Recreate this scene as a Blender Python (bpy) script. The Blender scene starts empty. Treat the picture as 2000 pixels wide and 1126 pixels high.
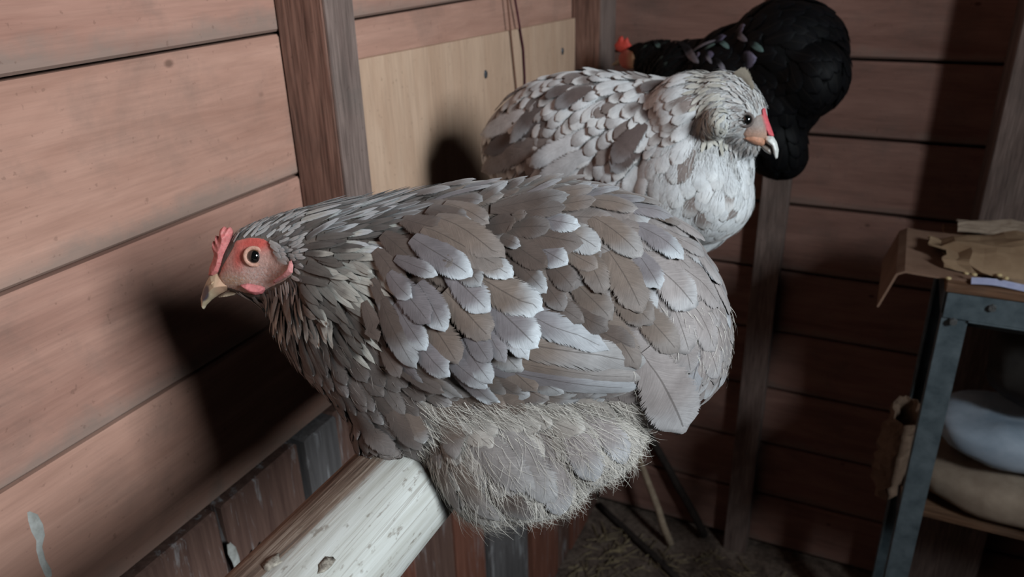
import bpy, bmesh, math, random
import numpy as np
from mathutils import Vector, Matrix
from mathutils.bvhtree import BVHTree
from mathutils.geometry import delaunay_2d_cdt

scene = bpy.context.scene
COL = scene.collection
V = Vector

# ---------------------------------------------------------------- camera
FPX, W, H = 1540.0, 2000.0, 1126.0
CAM = V((0.0, 0.0, 1.45))
ROT = Matrix(((0.90291995, -0.15359513, 0.40142757),
              (0.42898842, 0.37972492, -0.81962059),
              (-0.02654232, 0.91225957, 0.40875174)))
cam_data = bpy.data.cameras.new('camera')
cam = bpy.data.objects.new('camera', cam_data)
COL.objects.link(cam)
cam.matrix_world = Matrix.Translation(CAM) @ ROT.to_4x4()
cam_data.sensor_width = 36.0
cam_data.lens = 36.0 * FPX / W
cam_data.clip_start = 0.02
cam_data.dof.use_dof = True
cam_data.dof.focus_distance = 0.50
cam_data.dof.aperture_fstop = 11.0
scene.camera = cam

# ---------------------------------------------------------------- world, light, exposure
world = bpy.data.worlds.new('world')
scene.world = world
world.use_nodes = True
world.node_tree.nodes['Background'].inputs[0].default_value = (0.55, 0.68, 0.9, 1)
world.node_tree.nodes['Background'].inputs[1].default_value = 0.0015

WIN = V((1.74, -0.29, 2.12))
ld = bpy.data.lights.new('window_daylight', 'AREA')
ld.shape = 'RECTANGLE'
ld.size, ld.size_y = 0.60, 0.80
ld.energy = 92.0
ld.color = (0.87, 0.955, 1.0)
lo = bpy.data.objects.new('window_daylight', ld)
COL.objects.link(lo)
lo.location = WIN
lo.rotation_euler = V((-1.0, 0.04, -0.20)).to_track_quat('-Z', 'Y').to_euler()

vs = scene.view_settings
vs.view_transform = 'Standard'
vs.look = 'None'
vs.gamma = 1.0
vs.use_curve_mapping = False
vs.exposure = 0.0
scene.cycles.diffuse_bounces = 1

# ---------------------------------------------------------------- helpers
CR, CU, CF = ROT.col[0].copy(), ROT.col[1].copy(), -ROT.col[2].copy()

def ray(p):
    return (ROT @ V((p[0] - W / 2, -(p[1] - H / 2), -FPX))).normalized()

def proj(P):
    c = ROT.transposed() @ (P - CAM)
    return (W / 2 + FPX * c.x / -c.z, H / 2 - FPX * c.y / -c.z)

def on_axis(p, axis, val):
    d = ray(p)
    return CAM + d * ((val - CAM[axis]) / d[axis])

def srgb(r, g, b):
    f = lambda c: ((c / 255 + 0.055) / 1.055) ** 2.4 if c > 10 else c / 255 / 12.92
    return (f(r), f(g), f(b))

def obj(name, mesh, mat=None, parent=None, kind=None):
    o = bpy.data.objects.new(name, mesh)
    COL.objects.link(o)
    if mat is not None and not mesh.materials:
        mesh.materials.append(mat)
    if parent is not None:
        o.parent = parent
    if kind:
        o['kind'] = kind
    return o

def tag(o, label, cat, group=None):
    o['label'] = label
    o['category'] = cat
    if group:
        o['group'] = group
    return o

def thing(name, label, cat, loc=(0, 0, 0), group=None):
    o = bpy.data.objects.new(name, None)
    o.empty_display_size = 0.05
    COL.objects.link(o)
    o.location = loc
    return tag(o, label, cat, group)

def attach(o, parent):
    """parent a mesh whose vertices are in world space to a thing placed at its base"""
    o.parent = parent
    o.matrix_parent_inverse = Matrix.Translation(-V(root_loc(parent)))
    return o

def root_loc(p):
    l = V(p.location)
    while p.parent:
        p = p.parent
        l = l + V(p.location)
    return l

def mesh_from(name, verts, faces, smooth=True):
    me = bpy.data.meshes.new(name)
    me.from_pydata([tuple(v) for v in verts], [], faces)
    if smooth:
        me.polygons.foreach_set('use_smooth', [True] * len(me.polygons))
    me.update()
    return me

def bm_mesh(name, bm, smooth=False):
    bmesh.ops.recalc_face_normals(bm, faces=bm.faces)
    me = bpy.data.meshes.new(name)
    bm.to_mesh(me)
    bm.free()
    if smooth:
        me.polygons.foreach_set('use_smooth', [True] * len(me.polygons))
    me.update()
    return me

def box_mesh(name, lo, hi, bevel=0.0, rng=None, warp=0.0, segs=1):
    bm = bmesh.new()
    bmesh.ops.create_cube(bm, size=1.0)
    lo, hi = V(lo), V(hi)
    for v in bm.verts:
        v.co = V([(lo[i] + hi[i]) / 2 + v.co[i] * (hi[i] - lo[i]) for i in range(3)])
        if rng and warp:
            v.co += V([rng.uniform(-warp, warp) for _ in range(3)])
    if bevel:
        bmesh.ops.bevel(bm, geom=list(bm.edges), offset=bevel, segments=segs, affect='EDGES')
    return bm_mesh(name, bm)

def tube_mesh(name, pts, rads, n=10, cap=True, rng=None, jit=0.0):
    verts, faces = [], []
    pts = [V(p) for p in pts]
    up = V((0.123, 0.31, 0.94)).normalized()
    for i, p in enumerate(pts):
        t = (pts[min(i + 1, len(pts) - 1)] - pts[max(i - 1, 0)]).normalized()
        a = t.cross(up)
        if a.length < 1e-3:
            a = t.cross(V((1, 0, 0)))
        a.normalize()
        b = t.cross(a)
        r = rads[i] if hasattr(rads, '__len__') else rads
        for k in range(n):
            an = 2 * math.pi * k / n
            rr = r * (1 + (rng.uniform(-jit, jit) if rng else 0))
            verts.append(p + (a * math.cos(an) + b * math.sin(an)) * rr)
    for i in range(len(pts) - 1):
        for k in range(n):
            faces.append((i * n + k, i * n + (k + 1) % n, (i + 1) * n + (k + 1) % n, (i + 1) * n + k))
    if cap:
        faces.append(tuple(range(n - 1, -1, -1)))
        faces.append(tuple((len(pts) - 1) * n + k for k in range(n)))
    return mesh_from(name, verts, faces)

# ---------------------------------------------------------------- materials
class NT:
    def __init__(self, name):
        self.m = bpy.data.materials.new(name)
        self.m.use_nodes = True
        self.t = self.m.node_tree
        self.b = self.t.nodes['Principled BSDF']
    def n(self, typ, **kw):
        nd = self.t.nodes.new(typ)
        for k, v in kw.items():
            setattr(nd, k, v)
        return nd
    def l(self, a, b):
        self.t.links.new(a, b)
    def coord(self, kind='Object', scale=(1, 1, 1), loc=(0, 0, 0)):
        tc = self.n('ShaderNodeTexCoord')
        mp = self.n('ShaderNodeMapping')
        mp.inputs['Scale'].default_value = scale
        mp.inputs['Location'].default_value = loc
        self.l(tc.outputs[kind], mp.inputs[0])
        return mp.outputs[0]
    def noise(self, co, scale, detail=4, rough=0.6, dist=0.0):
        nd = self.n('ShaderNodeTexNoise')
        nd.inputs['Scale'].default_value = scale
        nd.inputs['Detail'].default_value = detail
        nd.inputs['Roughness'].default_value = rough
        nd.inputs['Distortion'].default_value = dist
        if co is not None:
            self.l(co, nd.inputs['Vector'])
        return nd.outputs['Fac']
    def ramp(self, fac, stops, interp='LINEAR'):
        nd = self.n('ShaderNodeValToRGB')
        cr = nd.color_ramp
        cr.interpolation = interp
        while len(cr.elements) < len(stops):
            cr.elements.new(0.5)
        for e, (p, c) in zip(cr.elements, stops):
            e.position = p
            e.color = tuple(c) + (1,) if len(c) == 3 else c
        self.l(fac, nd.inputs[0])
        return nd.outputs[0]
    def mix(self, fac, a, b, mode='MIX'):
        nd = self.n('ShaderNodeMix', data_type='RGBA', blend_type=mode)
        for s, v in ((nd.inputs[0], fac), (nd.inputs[6], a), (nd.inputs[7], b)):
            if isinstance(v, (int, float)):
                s.default_value = v
            elif isinstance(v, tuple):
                s.default_value = v + (1,) if len(v) == 3 else v
            else:
                self.l(v, s)
        return nd.outputs[2]
    def math(self, op, a, b=None, c=None):
        nd = self.n('ShaderNodeMath', operation=op)
        for s, v in zip(nd.inputs, (a, b, c)):
            if v is None:
                continue
            if isinstance(v, (int, float)):
                s.default_value = v
            else:
                self.l(v, s)
        return nd.outputs[0]
    def bump(self, hgt, strength, dist=0.002):
        nd = self.n('ShaderNodeBump')
        nd.inputs['Strength'].default_value = strength
        nd.inputs['Distance'].default_value = dist
        self.l(hgt, nd.inputs['Height'])
        self.l(nd.outputs[0], self.b.inputs['Normal'])
    def out(self, col, rough=0.8, spec=0.2):
        if isinstance(col, tuple):
            self.b.inputs['Base Color'].default_value = col + (1,)
        else:
            self.l(col, self.b.inputs['Base Color'])
        self.b.inputs['Roughness'].default_value = rough
        self.b.inputs['Specular IOR Level'].default_value = spec
        return self.m

def wood(name, light, dark, axis, knots=True, joint=0.0, grime=0.5, rough=0.85, grain=0.5, grimecol=(0.10, 0.095, 0.085), bumps=0.35):
    """grain runs along axis (0 x, 1 y, 2 z)"""
    nt = NT(name)
    st = [9.0, 9.0, 9.0]; st[axis] = 1.5
    co = nt.coord('Object', tuple(st))
    g1 = nt.noise(co, 3.0, 6, 0.6, 0.6)
    st2 = [60.0, 60.0, 60.0]; st2[axis] = 3.0
    g2 = nt.noise(nt.coord('Object', tuple(st2)), 5.0, 3, 0.6)
    base = nt.ramp(g1, [(0.3, dark), (0.68, light)])
    fine = nt.ramp(g2, [(0.30, (1 - grain,) * 3), (0.62, (1, 1, 1))])
    col = nt.mix(1.0, base, fine, 'MULTIPLY')
    blot = nt.noise(nt.coord('Object'), 9.0, 6, 0.7, 0.3)
    col = nt.mix(nt.math('MULTIPLY', nt.ramp(blot, [(0.50, (0, 0, 0)), (0.72, (1, 1, 1))]), grime), col, grimecol)
    if knots:
        sk = [12.0, 12.0, 12.0]; sk[axis] = 8.0
        vo = nt.n('ShaderNodeTexVoronoi')
        vo.inputs['Scale'].default_value = 1.0
        nt.l(nt.coord('Object', tuple(sk)), vo.inputs['Vector'])
        kf = nt.ramp(vo.outputs['Distance'], [(0.0, (1, 1, 1)), (0.028, (0.9, 0.9, 0.9)), (0.055, (0, 0, 0))])
        col = nt.mix(nt.math('MULTIPLY', kf, 0.75), col, tuple(c * 0.28 for c in dark))
    if joint:
        # grey mould creeping up from each board joint
        sx = nt.n('ShaderNodeSeparateXYZ'); nt.l(nt.coord('Object'), sx.inputs[0])
        fr = nt.math('FRACT', nt.math('DIVIDE', nt.math('SUBTRACT', sx.outputs[2], 1.365 - 15.0), 0.15))
        fr = nt.math('ADD', fr, nt.math('MULTIPLY', nt.math('SUBTRACT', blot, 0.5), 0.55))
        jf = nt.ramp(fr, [(0.02, (1, 1, 1)), (0.15, (0, 0, 0))])
        col = nt.mix(nt.math('MULTIPLY', jf, joint), col, srgb(126, 116, 108))
    speck = nt.noise(nt.coord('Object'), 160.0, 2, 0.5)
    col = nt.mix(nt.math('MULTIPLY', nt.ramp(speck, [(0.68, (0, 0, 0)), (0.74, (1, 1, 1))]), 0.35), col, tuple(c * 0.4 for c in dark))
    nt.bump(g2, bumps, 0.0015)
    return nt.out(col, rough, 0.15)

def plain(name, c1, c2, scale=20.0, rough=0.8, spec=0.2, bump=0.2, dist=0.001, metal=0.0):
    nt = NT(name)
    f = nt.noise(nt.coord('Object'), scale, 5, 0.65, 0.2)
    col = nt.ramp(f, [(0.32, c1), (0.68, c2)])
    if bump:
        nt.bump(f, bump, dist)
    nt.b.inputs['Metallic'].default_value = metal
    return nt.out(col, rough, spec)

M = {}
M['boardL'] = wood('pink_board', srgb(188, 146, 129), srgb(165, 124, 108), 1, grime=0.30, grain=0.12, bumps=0.12, joint=0.6)
M['boardL2'] = wood('pink_board_b', srgb(182, 140, 124), srgb(157, 116, 102), 1, grime=0.38, grain=0.14, bumps=0.12, joint=0.6)
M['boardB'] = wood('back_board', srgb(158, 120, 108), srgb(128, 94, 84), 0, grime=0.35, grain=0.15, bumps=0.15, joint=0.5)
M['stud'] = wood('dark_stud', srgb(148, 112, 98), srgb(104, 72, 62), 2, knots=False, grime=0.25, grain=0.6)
M['stud2'] = wood('grey_stud', srgb(150, 130, 122), srgb(112, 94, 88), 2, knots=False, grime=0.35)
M['ply'] = wood('pale_ply', srgb(206, 174, 150), srgb(188, 154, 130), 2, knots=False, grime=0.12, grain=0.15, grimecol=(0.3, 0.2, 0.12), bumps=0.1)
M['boardR'] = wood('dark_unseen_board', srgb(58, 44, 38), srgb(40, 30, 26), 1, knots=False, grime=0.3)  # unseen right wall, darkened so it bounces less light into the shadows
M['backing'] = plain('dark_backing', (0.012, 0.010, 0.010), (0.02, 0.018, 0.016), 30)

def plank_mat(name, c1, c2, white):
    nt = NT(name)
    g = nt.noise(nt.coord('Object', (40, 40, 2.2)), 3.0, 5, 0.65)
    col = nt.ramp(g, [(0.3, c1), (0.7, c2)])
    s = nt.noise(nt.coord('Object', (26, 26, 3.0)), 2.0, 6, 0.7, 0.5)
    col = nt.mix(nt.math('MULTIPLY', nt.ramp(s, [(0.56, (0, 0, 0)), (0.68, (1, 1, 1))]), white), col, srgb(176, 176, 178))
    nt.bump(g, 0.4, 0.002)
    return nt.out(col, 0.85, 0.15)
M['plank'] = plank_mat('soiled_plank', srgb(84, 62, 56), srgb(116, 90, 80), 0.7)
M['plank2'] = plank_mat('red_plank', srgb(104, 64, 52), srgb(138, 92, 76), 0.5)
M['plank3'] = plank_mat('grey_plank', srgb(84, 80, 80), srgb(112, 108, 108), 0.7)

# ---------------------------------------------------------------- the setting
AX, BY = -0.58, 1.68            # inner faces of the left and back wall
PITCH, JOINT0 = 0.1500, 1.365   # board courses share the joint heights on both walls
rng = random.Random(4)
floor_nt = NT('dirt_floor')
f1 = floor_nt.noise(floor_nt.coord('Object'), 14, 7, 0.7, 0.4)
fc = floor_nt.ramp(f1, [(0.3, srgb(70, 60, 54)), (0.5, srgb(122, 106, 96)), (0.7, srgb(150, 134, 122))])
f2 = floor_nt.noise(floor_nt.coord('Object'), 90, 4, 0.6)
fc = floor_nt.mix(0.6, fc, floor_nt.ramp(f2, [(0.35, (0.3, 0.3, 0.3)), (0.6, (1, 1, 1))]), 'MULTIPLY')
floor_nt.bump(f1, 0.8, 0.01)
floor_nt.out(fc, 0.95, 0.1)
fl = obj('floor', box_mesh('floor', (-0.62, -1.0, -0.05), (1.42, 1.72, 0.0)), floor_nt.m, kind='structure')

wl = obj('wall_left', box_mesh('wall_left', (AX - 0.045, -1.0, 0.0), (AX - 0.022, 1.72, 2.2)), M['backing'], kind='structure')
wb = obj('wall_back', box_mesh('wall_back', (AX - 0.022, BY + 0.022, 0.0), (1.42, BY + 0.045, 2.2)), M['backing'], kind='structure')
GAP = 0.0034
for k in range(-5, 10):
    z0, z1 = JOINT0 - k * PITCH + GAP / 2, JOINT0 - (k - 1) * PITCH - GAP / 2
    z0, z1 = max(z0, 0.002), min(z1, 2.19)
    if z1 - z0 < 0.02:
        continue
    dx = rng.uniform(-0.001, 0.001)
    if z0 > 0.85:
        obj('board', box_mesh('board', (AX - 0.022, -1.0, z0), (AX + dx, BY + 0.02, z1), 0.0028, rng, 0.0006), M['boardL' if k % 2 else 'boardL2'], wl)
    dy = rng.uniform(-0.001, 0.001)
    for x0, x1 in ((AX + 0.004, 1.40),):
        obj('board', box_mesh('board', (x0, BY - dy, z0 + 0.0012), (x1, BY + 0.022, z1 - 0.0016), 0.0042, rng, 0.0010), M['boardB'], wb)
# upright planks along the foot of the left wall
edges = [-0.95, -0.80, -0.66, -0.52, -0.37, -0.22, -0.08, 0.07, 0.20, 0.33, 0.46, 0.588, 0.652, 0.69, 0.80, 0.922, 1.03, 1.095, 1.25, 1.395, 1.47, 1.60, 1.675]
kinds = ['plank'] * 9 + ['plank', 'plank', 'plank3', 'plank', 'plank2', 'plank', 'plank2', 'plank3', 'plank3', 'plank2', 'plank', 'plank2', 'plank']
for i in range(len(edges) - 1):
    dep = {16: 0.010, 17: -0.014, 11: 0.008}.get(i, rng.uniform(-0.005, 0.001))
    obj('plank', box_mesh('plank', (AX - 0.022, edges[i] + 0.0025, 0.002), (AX + 0.006 + dep, edges[i + 1] - 0.0025, 0.912 + rng.uniform(-0.004, 0.0)), 0.003, rng, 0.001), M[kinds[i]], wl)

# studs
def stud(name, lo, hi, m):
    return obj(name, box_mesh(name, lo, hi, 0.002), m, kind='structure')
st1 = stud('trim_1', (AX + 0.0012, 0.656, 0.93), (-0.519, 0.704, 2.2), M['stud'])
obj('face_board', box_mesh('face_board', (-0.5188, 0.657, 0.93), (-0.5165, 0.703, 2.2)), M['stud2'], st1)
st2 = stud('trim_2', (AX + 0.0012, 1.475, 0.93), (-0.523, 1.562, 2.2), M['stud'])
obj('face_board', box_mesh('face_board', (-0.5228, 1.476, 0.93), (-0.520, 1.561, 2.2)), M['stud2'], st2)
st3 = stud('trim_3', (-0.222, 1.64, 0.0), (-0.166, BY - 0.0012, 2.2), M['stud2'])
st4 = stud('trim_4', (0.166, 1.55, 0.0), (0.31, BY - 0.0012, 2.2), M['stud2'])
# right wall with the window opening the daylight comes through, out of the picture
wr = obj('wall_right', box_mesh('wall_right', (1.36, -1.0, 0.0), (1.40, 1.68, 1.70)), M['boardR'], kind='structure')
obj('upper_boarding', box_mesh('upper_boarding', (1.36, -1.0, 2.66), (1.40, 1.68, 2.7)), M['boardR'], wr)
obj('side_boarding', box_mesh('side_boarding', (1.36, -1.0, 1.70), (1.40, -0.72, 2.66)), M['boardR'], wr)
obj('side_boarding', box_mesh('side_boarding', (1.36, 0.14, 1.70), (1.40, 1.68, 2.66)), M['boardR'], wr)

# plywood panel
bm = bmesh.new()
vs_ = [(0.708, 1.324), (1.473, 1.303), (1.473, 0.93), (0.708, 0.93)]
f = [bm.verts.new((AX + 0.0015, y, z)) for y, z in vs_]
b_ = [bm.verts.new((AX + 0.0085, y, z)) for y, z in vs_]
bm.faces.new(f); bm.faces.new(b_[::-1])
for i in range(4):
    bm.faces.new((f[i], f[(i + 1) % 4], b_[(i + 1) % 4], b_[i]))
panel = obj('plywood_panel', bm_mesh('plywood_panel', bm), M['ply'])
tag(panel, 'pale bare plywood panel fixed between two studs on the left wall', 'panel')
M['screw'] = plain('screw_metal', srgb(70, 74, 80), srgb(110, 114, 120), 300, 0.45, 0.5, 0.1, metal=0.6)
for p in ((948, 145), (1098, 100)):
    c = on_axis(p, 0, AX + 0.0085)
    bm = bmesh.new()
    bmesh.ops.create_cone(bm, cap_ends=True, segments=14, radius1=0.0045, radius2=0.0036, depth=0.002)
    for v in bm.verts:
        v.co = V((c.x + v.co.z + 0.001, c.y + v.co.x, c.z + v.co.y * 1.5))
    obj('screw', bm_mesh('screw', bm), M['screw'], panel)

# two thin cables hanging down over the panel
M['cab1'] = plain('brown_cable', srgb(104, 70, 56), srgb(120, 84, 70), 60, 0.6)
M['cab2'] = plain('maroon_cable', srgb(58, 26, 36), srgb(84, 40, 50), 60, 0.5)
for nm, m, pts, lab in (('cable', 'cab1', [(984, -60), (991, 0), (997, 60), (1003, 120), (1008, 169), (1010, 230)], 'thin brown cable hanging over the plywood panel'),
                        ('cable', 'cab2', [(997, -60), (1006, 0), (1013, 40), (1022, 95), (1025, 150), (1025, 230)], 'thin dark maroon cable hanging beside the brown one')):
    P = [on_axis(p, 0, AX + 0.012) for p in pts]
    tag(obj(nm, tube_mesh(nm, P, 0.0017 if m == 'cab2' else 0.0013, 8), M[m]), lab, 'cable')

# dried droppings splashed on the left wall
M['drop'] = plain('dried_dropping', srgb(150, 148, 142), srgb(190, 190, 186), 80, 0.9)
def splash(pts, rad, x, name='dropping'):
    P = [on_axis(p, 0, x) for p in pts]
    verts, faces = [], []
    n = 10
    for i, (p, r) in enumerate(zip(P, rad)):
        for k in range(n + 1):
            a = math.pi * k / n
            verts.append(p + V((math.sin(a) * 0.0012, -math.cos(a) * r * rng.uniform(0.85, 1.15), 0)))
    for i in range(len(P) - 1):
        for k in range(n):
            faces.append((i * (n + 1) + k, i * (n + 1) + k + 1, (i + 1) * (n + 1) + k + 1, (i + 1) * (n + 1) + k))
    return obj(name, mesh_from(name, verts, faces), M['drop'], wl)
splash([(54, 998), (62, 1010), (72, 1030), (78, 1050), (76, 1070), (82, 1095), (92, 1115), (96, 1126)], [0.001, 0.005, 0.006, 0.005, 0.003, 0.003, 0.004, 0.003], AX + 0.0005)
splash([(446, 1060), (452, 1075), (460, 1090), (466, 1110), (470, 1126)], [0.002, 0.006, 0.005, 0.004, 0.003], AX + 0.012)
for p in ((495, 1079), (511, 1064)):
    splash([(p[0], p[1] - 6), (p[0], p[1] - 2), (p[0] + 1, p[1] + 3), (p[0] + 1, p[1] + 7)], [0.0005, 0.0028, 0.0028, 0.0005], AX + 0.012)

# ---------------------------------------------------------------- perch
def perch_mat():
    nt = NT('perch_wood')
    co = nt.coord('Object', (30, 1.6, 30))
    g = nt.noise(co, 4.0, 6, 0.65, 0.4)
    col = nt.ramp(g, [(0.3, srgb(168, 166, 158)), (0.7, srgb(204, 205, 202))])
    at = nt.n('ShaderNodeAttribute', attribute_name='bark')
    g2 = nt.noise(nt.coord('Object', (90, 3.5, 90)), 3.0, 5, 0.7)
    bark = nt.ramp(g2, [(0.35, srgb(62, 48, 42)), (0.52, srgb(124, 106, 94)), (0.72, srgb(196, 186, 172))])
    fac = nt.math('ADD', at.outputs['Fac'], nt.math('MULTIPLY', nt.math('SUBTRACT', g2, 0.5), 0.9))
    fac = nt.ramp(fac, [(0.36, (0, 0, 0)), (0.60, (1, 1, 1))])
    col = nt.mix(fac, col, bark)
    sp = nt.noise(nt.coord('Object', (1, 0.45, 1)), 190, 3, 0.6)
    col = nt.mix(nt.math('MULTIPLY', nt.ramp(sp, [(0.60, (0, 0, 0)), (0.68, (1, 1, 1))]), 0.6), col, srgb(110, 98, 86))
    cr = nt.noise(nt.coord('Object', (46, 1.1, 46)), 2.2, 3, 0.5, 0.8)
    col = nt.mix(nt.math('MULTIPLY', nt.ramp(cr, [(0.485, (0, 0, 0)), (0.5, (1, 1, 1)), (0.515, (0, 0, 0))]), 0.4), col, srgb(110, 96, 84))
    nt.bump(g2, 0.35, 0.0012)
    return nt.out(col, 0.72, 0.25)
PX, PZ = -0.26, 1.112
verts, faces, bark = [], [], []
NS, NL = 28, 70
prng = random.Random(7)
for j in range(NL + 1):
    y = -0.35 + j * (1.66 + 0.35) / NL
    for k in range(NS):
        a = 2 * math.pi * k / NS
        ca, sa = math.cos(a), math.sin(a)
        r = 0.0345 * (abs(ca) ** 2.6 + abs(sa) ** 2.6) ** (-1 / 2.6)
        r *= 1 + 0.02 * math.sin(3 * a + y * 4) + 0.012 * math.sin(y * 23 + 5 * a)
        r *= 1.04 - 0.05 * (y + 0.35)
        ang = (a - math.radians(128) + math.pi) % (2 * math.pi) - math.pi   # bark strip on the upper left
        bk = max(0.0, 1 - abs(ang) / 1.05)
        if abs(a - math.radians(152)) < 0.13:
            r += 0.0022
            bk = 0.0
        bark.append(min(1.0, bk * 1.5 + (0.5 if 3.3 < a < 4.2 else 0)))
        verts.append((PX + r * ca, y, PZ + r * sa))
for j in range(NL):
    for k in range(NS):
        faces.append((j * NS + k, j * NS + (k + 1) % NS, (j + 1) * NS + (k + 1) % NS, (j + 1) * NS + k))
faces.append(tuple(range(NS))); faces.append(tuple(NL * NS + k for k in range(NS - 1, -1, -1)))
pm = mesh_from('perch', verts, faces)
at = pm.attributes.new('bark', 'FLOAT', 'POINT')
at.data.foreach_set('value', bark)
perch = obj('perch', pm, perch_mat())
tag(perch, 'whitish worn timber perch with a strip of bark under the hens', 'perch')
# knots in the perch
bvh_p = BVHTree.FromPolygons([tuple(v) for v in verts], faces)
M['knot'] = plain('knot_wood', srgb(70, 60, 54), srgb(170, 162, 150), 260, 0.8, 0.2, 0.5)
for p, r in (((533, 1098), 0.0055), ((636, 1102), 0.0045)):
    hit = bvh_p.ray_cast(CAM, ray(p))
    if hit[0] is None:
        continue
    bm = bmesh.new()
    bmesh.ops.create_icosphere(bm, subdivisions=2, radius=1.0)
    zz = hit[1]; xx = zz.cross(V((0, 1, 0))).normalized(); yy = zz.cross(xx)
    for v in bm.verts:
        k = 1 + prng.uniform(-0.4, 0.3)
        v.co = hit[0] + xx * v.co.x * r * 0.7 * k + yy * v.co.y * r * 1.3 * k + zz * (v.co.z * 0.0018 * k)
    obj('knot', bm_mesh('knot', bm, True), M['knot'], perch)

# ================================================================ hens
def smooth01(x, a, b):
    t = min(1.0, max(0.0, (x - a) / (b - a)))
    return t * t * (3 - 2 * t)

def lerp3(a, b, t):
    return tuple(a[i] + (b[i] - a[i]) * t for i in range(3))

def feather_mat(name, rough=0.62, spec=0.25, sheen=0.25, shaft=0.55, barb=0.38, fr0=0.22, fr1=0.47):
    nt = NT(name)
    at = nt.n('ShaderNodeAttribute', attribute_name='Col')
    uv = nt.n('ShaderNodeUVMap', uv_map='UVMap')
    sep = nt.n('ShaderNodeSeparateXYZ')
    nt.l(uv.outputs[0], sep.inputs[0])
    u, v = sep.outputs[0], sep.outputs[1]
    au = nt.math('ABSOLUTE', nt.math('SUBTRACT', u, 0.5))          # 0 shaft .. 0.5 edge
    # barbs run obliquely outward from the shaft
    bc = nt.math('SUBTRACT', nt.math('MULTIPLY', v, 1.0), nt.math('MULTIPLY', au, 0.55))
    comb = nt.n('ShaderNodeCombineXYZ')
    nt.l(nt.math('MULTIPLY', bc, 75.0), comb.inputs[0])
    nt.l(nt.math('MULTIPLY', u, 2.5), comb.inputs[1])
    oi = nt.n('ShaderNodeObjectInfo')
    nt.l(nt.math('MULTIPLY', oi.outputs['Random'], 40.0), comb.inputs[2])
    nb = nt.noise(comb.outputs[0], 1.0, 3, 0.7)
    col = at.outputs['Color']
    col = nt.mix(1.0, col, nt.ramp(nb, [(0.25, (1 - barb,) * 3), (0.72, (1.0, 1.0, 1.0))]), 'MULTIPLY')
    blot = nt.noise(nt.coord('Object'), 70.0, 4, 0.6)
    col = nt.mix(1.0, col, nt.ramp(blot, [(0.3, (0.78, 0.76, 0.75)), (0.65, (1.06, 1.05, 1.04))]), 'MULTIPLY')
    sh = nt.math('MULTIPLY', nt.math('LESS_THAN', au, 0.017), nt.math('LESS_THAN', v, 0.90))
    col = nt.mix(nt.math('MULTIPLY', sh, shaft), col, (0.045, 0.035, 0.03))
    nt.bump(nb, 0.25, 0.0006)
    nt.b.inputs['Sheen Weight'].default_value = sheen
    nt.b.inputs['Sheen Roughness'].default_value = 0.45
    nt.out(col, rough, spec)
    # frayed vane edges: barbs separate near the margin
    al = nt.math('SUBTRACT', 1.0, nt.math('MULTIPLY', nt.math('GREATER_THAN', au, nt.math('ADD', fr0, nt.math('MULTIPLY', nb, fr1))), 1.0))
    nt.l(al, nt.b.inputs['Alpha'])
    return nt.m

def vcol_mat(name, rough=0.6, spec=0.3, scale=120.0, var=0.3, bump=0.3, dist=0.0008, sss=0.0):
    nt = NT(name)
    at = nt.n('ShaderNodeAttribute', attribute_name='Col')
    f = nt.noise(nt.coord('Object'), scale, 5, 0.65)
    col = nt.mix(1.0, at.outputs['Color'], nt.ramp(f, [(0.3, (1 - var,) * 3), (0.65, (1.05, 1.05, 1.05))]), 'MULTIPLY')
    nt.bump(f, bump, dist)
    if sss:
        nt.b.inputs['Subsurface Weight'].default_value = sss
        nt.b.inputs['Subsurface Radius'].default_value = (0.004, 0.0015, 0.001)
        nt.b.inputs['Subsurface Scale'].default_value = 0.5
    return nt.out(col, rough, spec)

def set_col(me, cols):
    ca = me.color_attributes.new('Col', 'FLOAT_COLOR', 'POINT')
    flat = np.ones((len(cols), 4), dtype=np.float32)
    flat[:, :3] = np.array(cols, dtype=np.float32)
    ca.data.foreach_set('color', flat.ravel())

def set_uv(me, uvs):
    """uvs per vertex"""
    ul = me.uv_layers.new(name='UVMap')
    idx = np.empty(len(me.loops), dtype=np.int32)
    me.loops.foreach_get('vertex_index', idx)
    ul.data.foreach_set('uv', np.array(uvs, dtype=np.float32)[idx].ravel())

TROWS = {'c': [0, .16, .32, .48, .62, .74, .84, .92, .97, 1.0], 'h': [0, .25, .5, .7, .86, 1.0], 'q': [0, .12, .24, .36, .48, .6, .72, .82, .9, .96, 1.0]}
TCOLS = {'c': [-1, -.55, 0, .55, 1], 'h': [-1, -.4, .4, 1], 'q': [-1, -.6, -.2, .1, .5, 1]}

def prof(kind, t):
    if kind == 'h':
        return max(0.05, (0.55 + 0.9 * t) * (1 - t) ** 0.55) if t < 1 else 0.03
    if t < 0.62:
        return 0.45 + 0.55 * math.sin(t / 0.62 * math.pi / 2)
    x = (t - 0.62) / 0.38
    return max(0.10, (1 - x ** 2.4) ** 0.5) if x < 1 else 0.10

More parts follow.
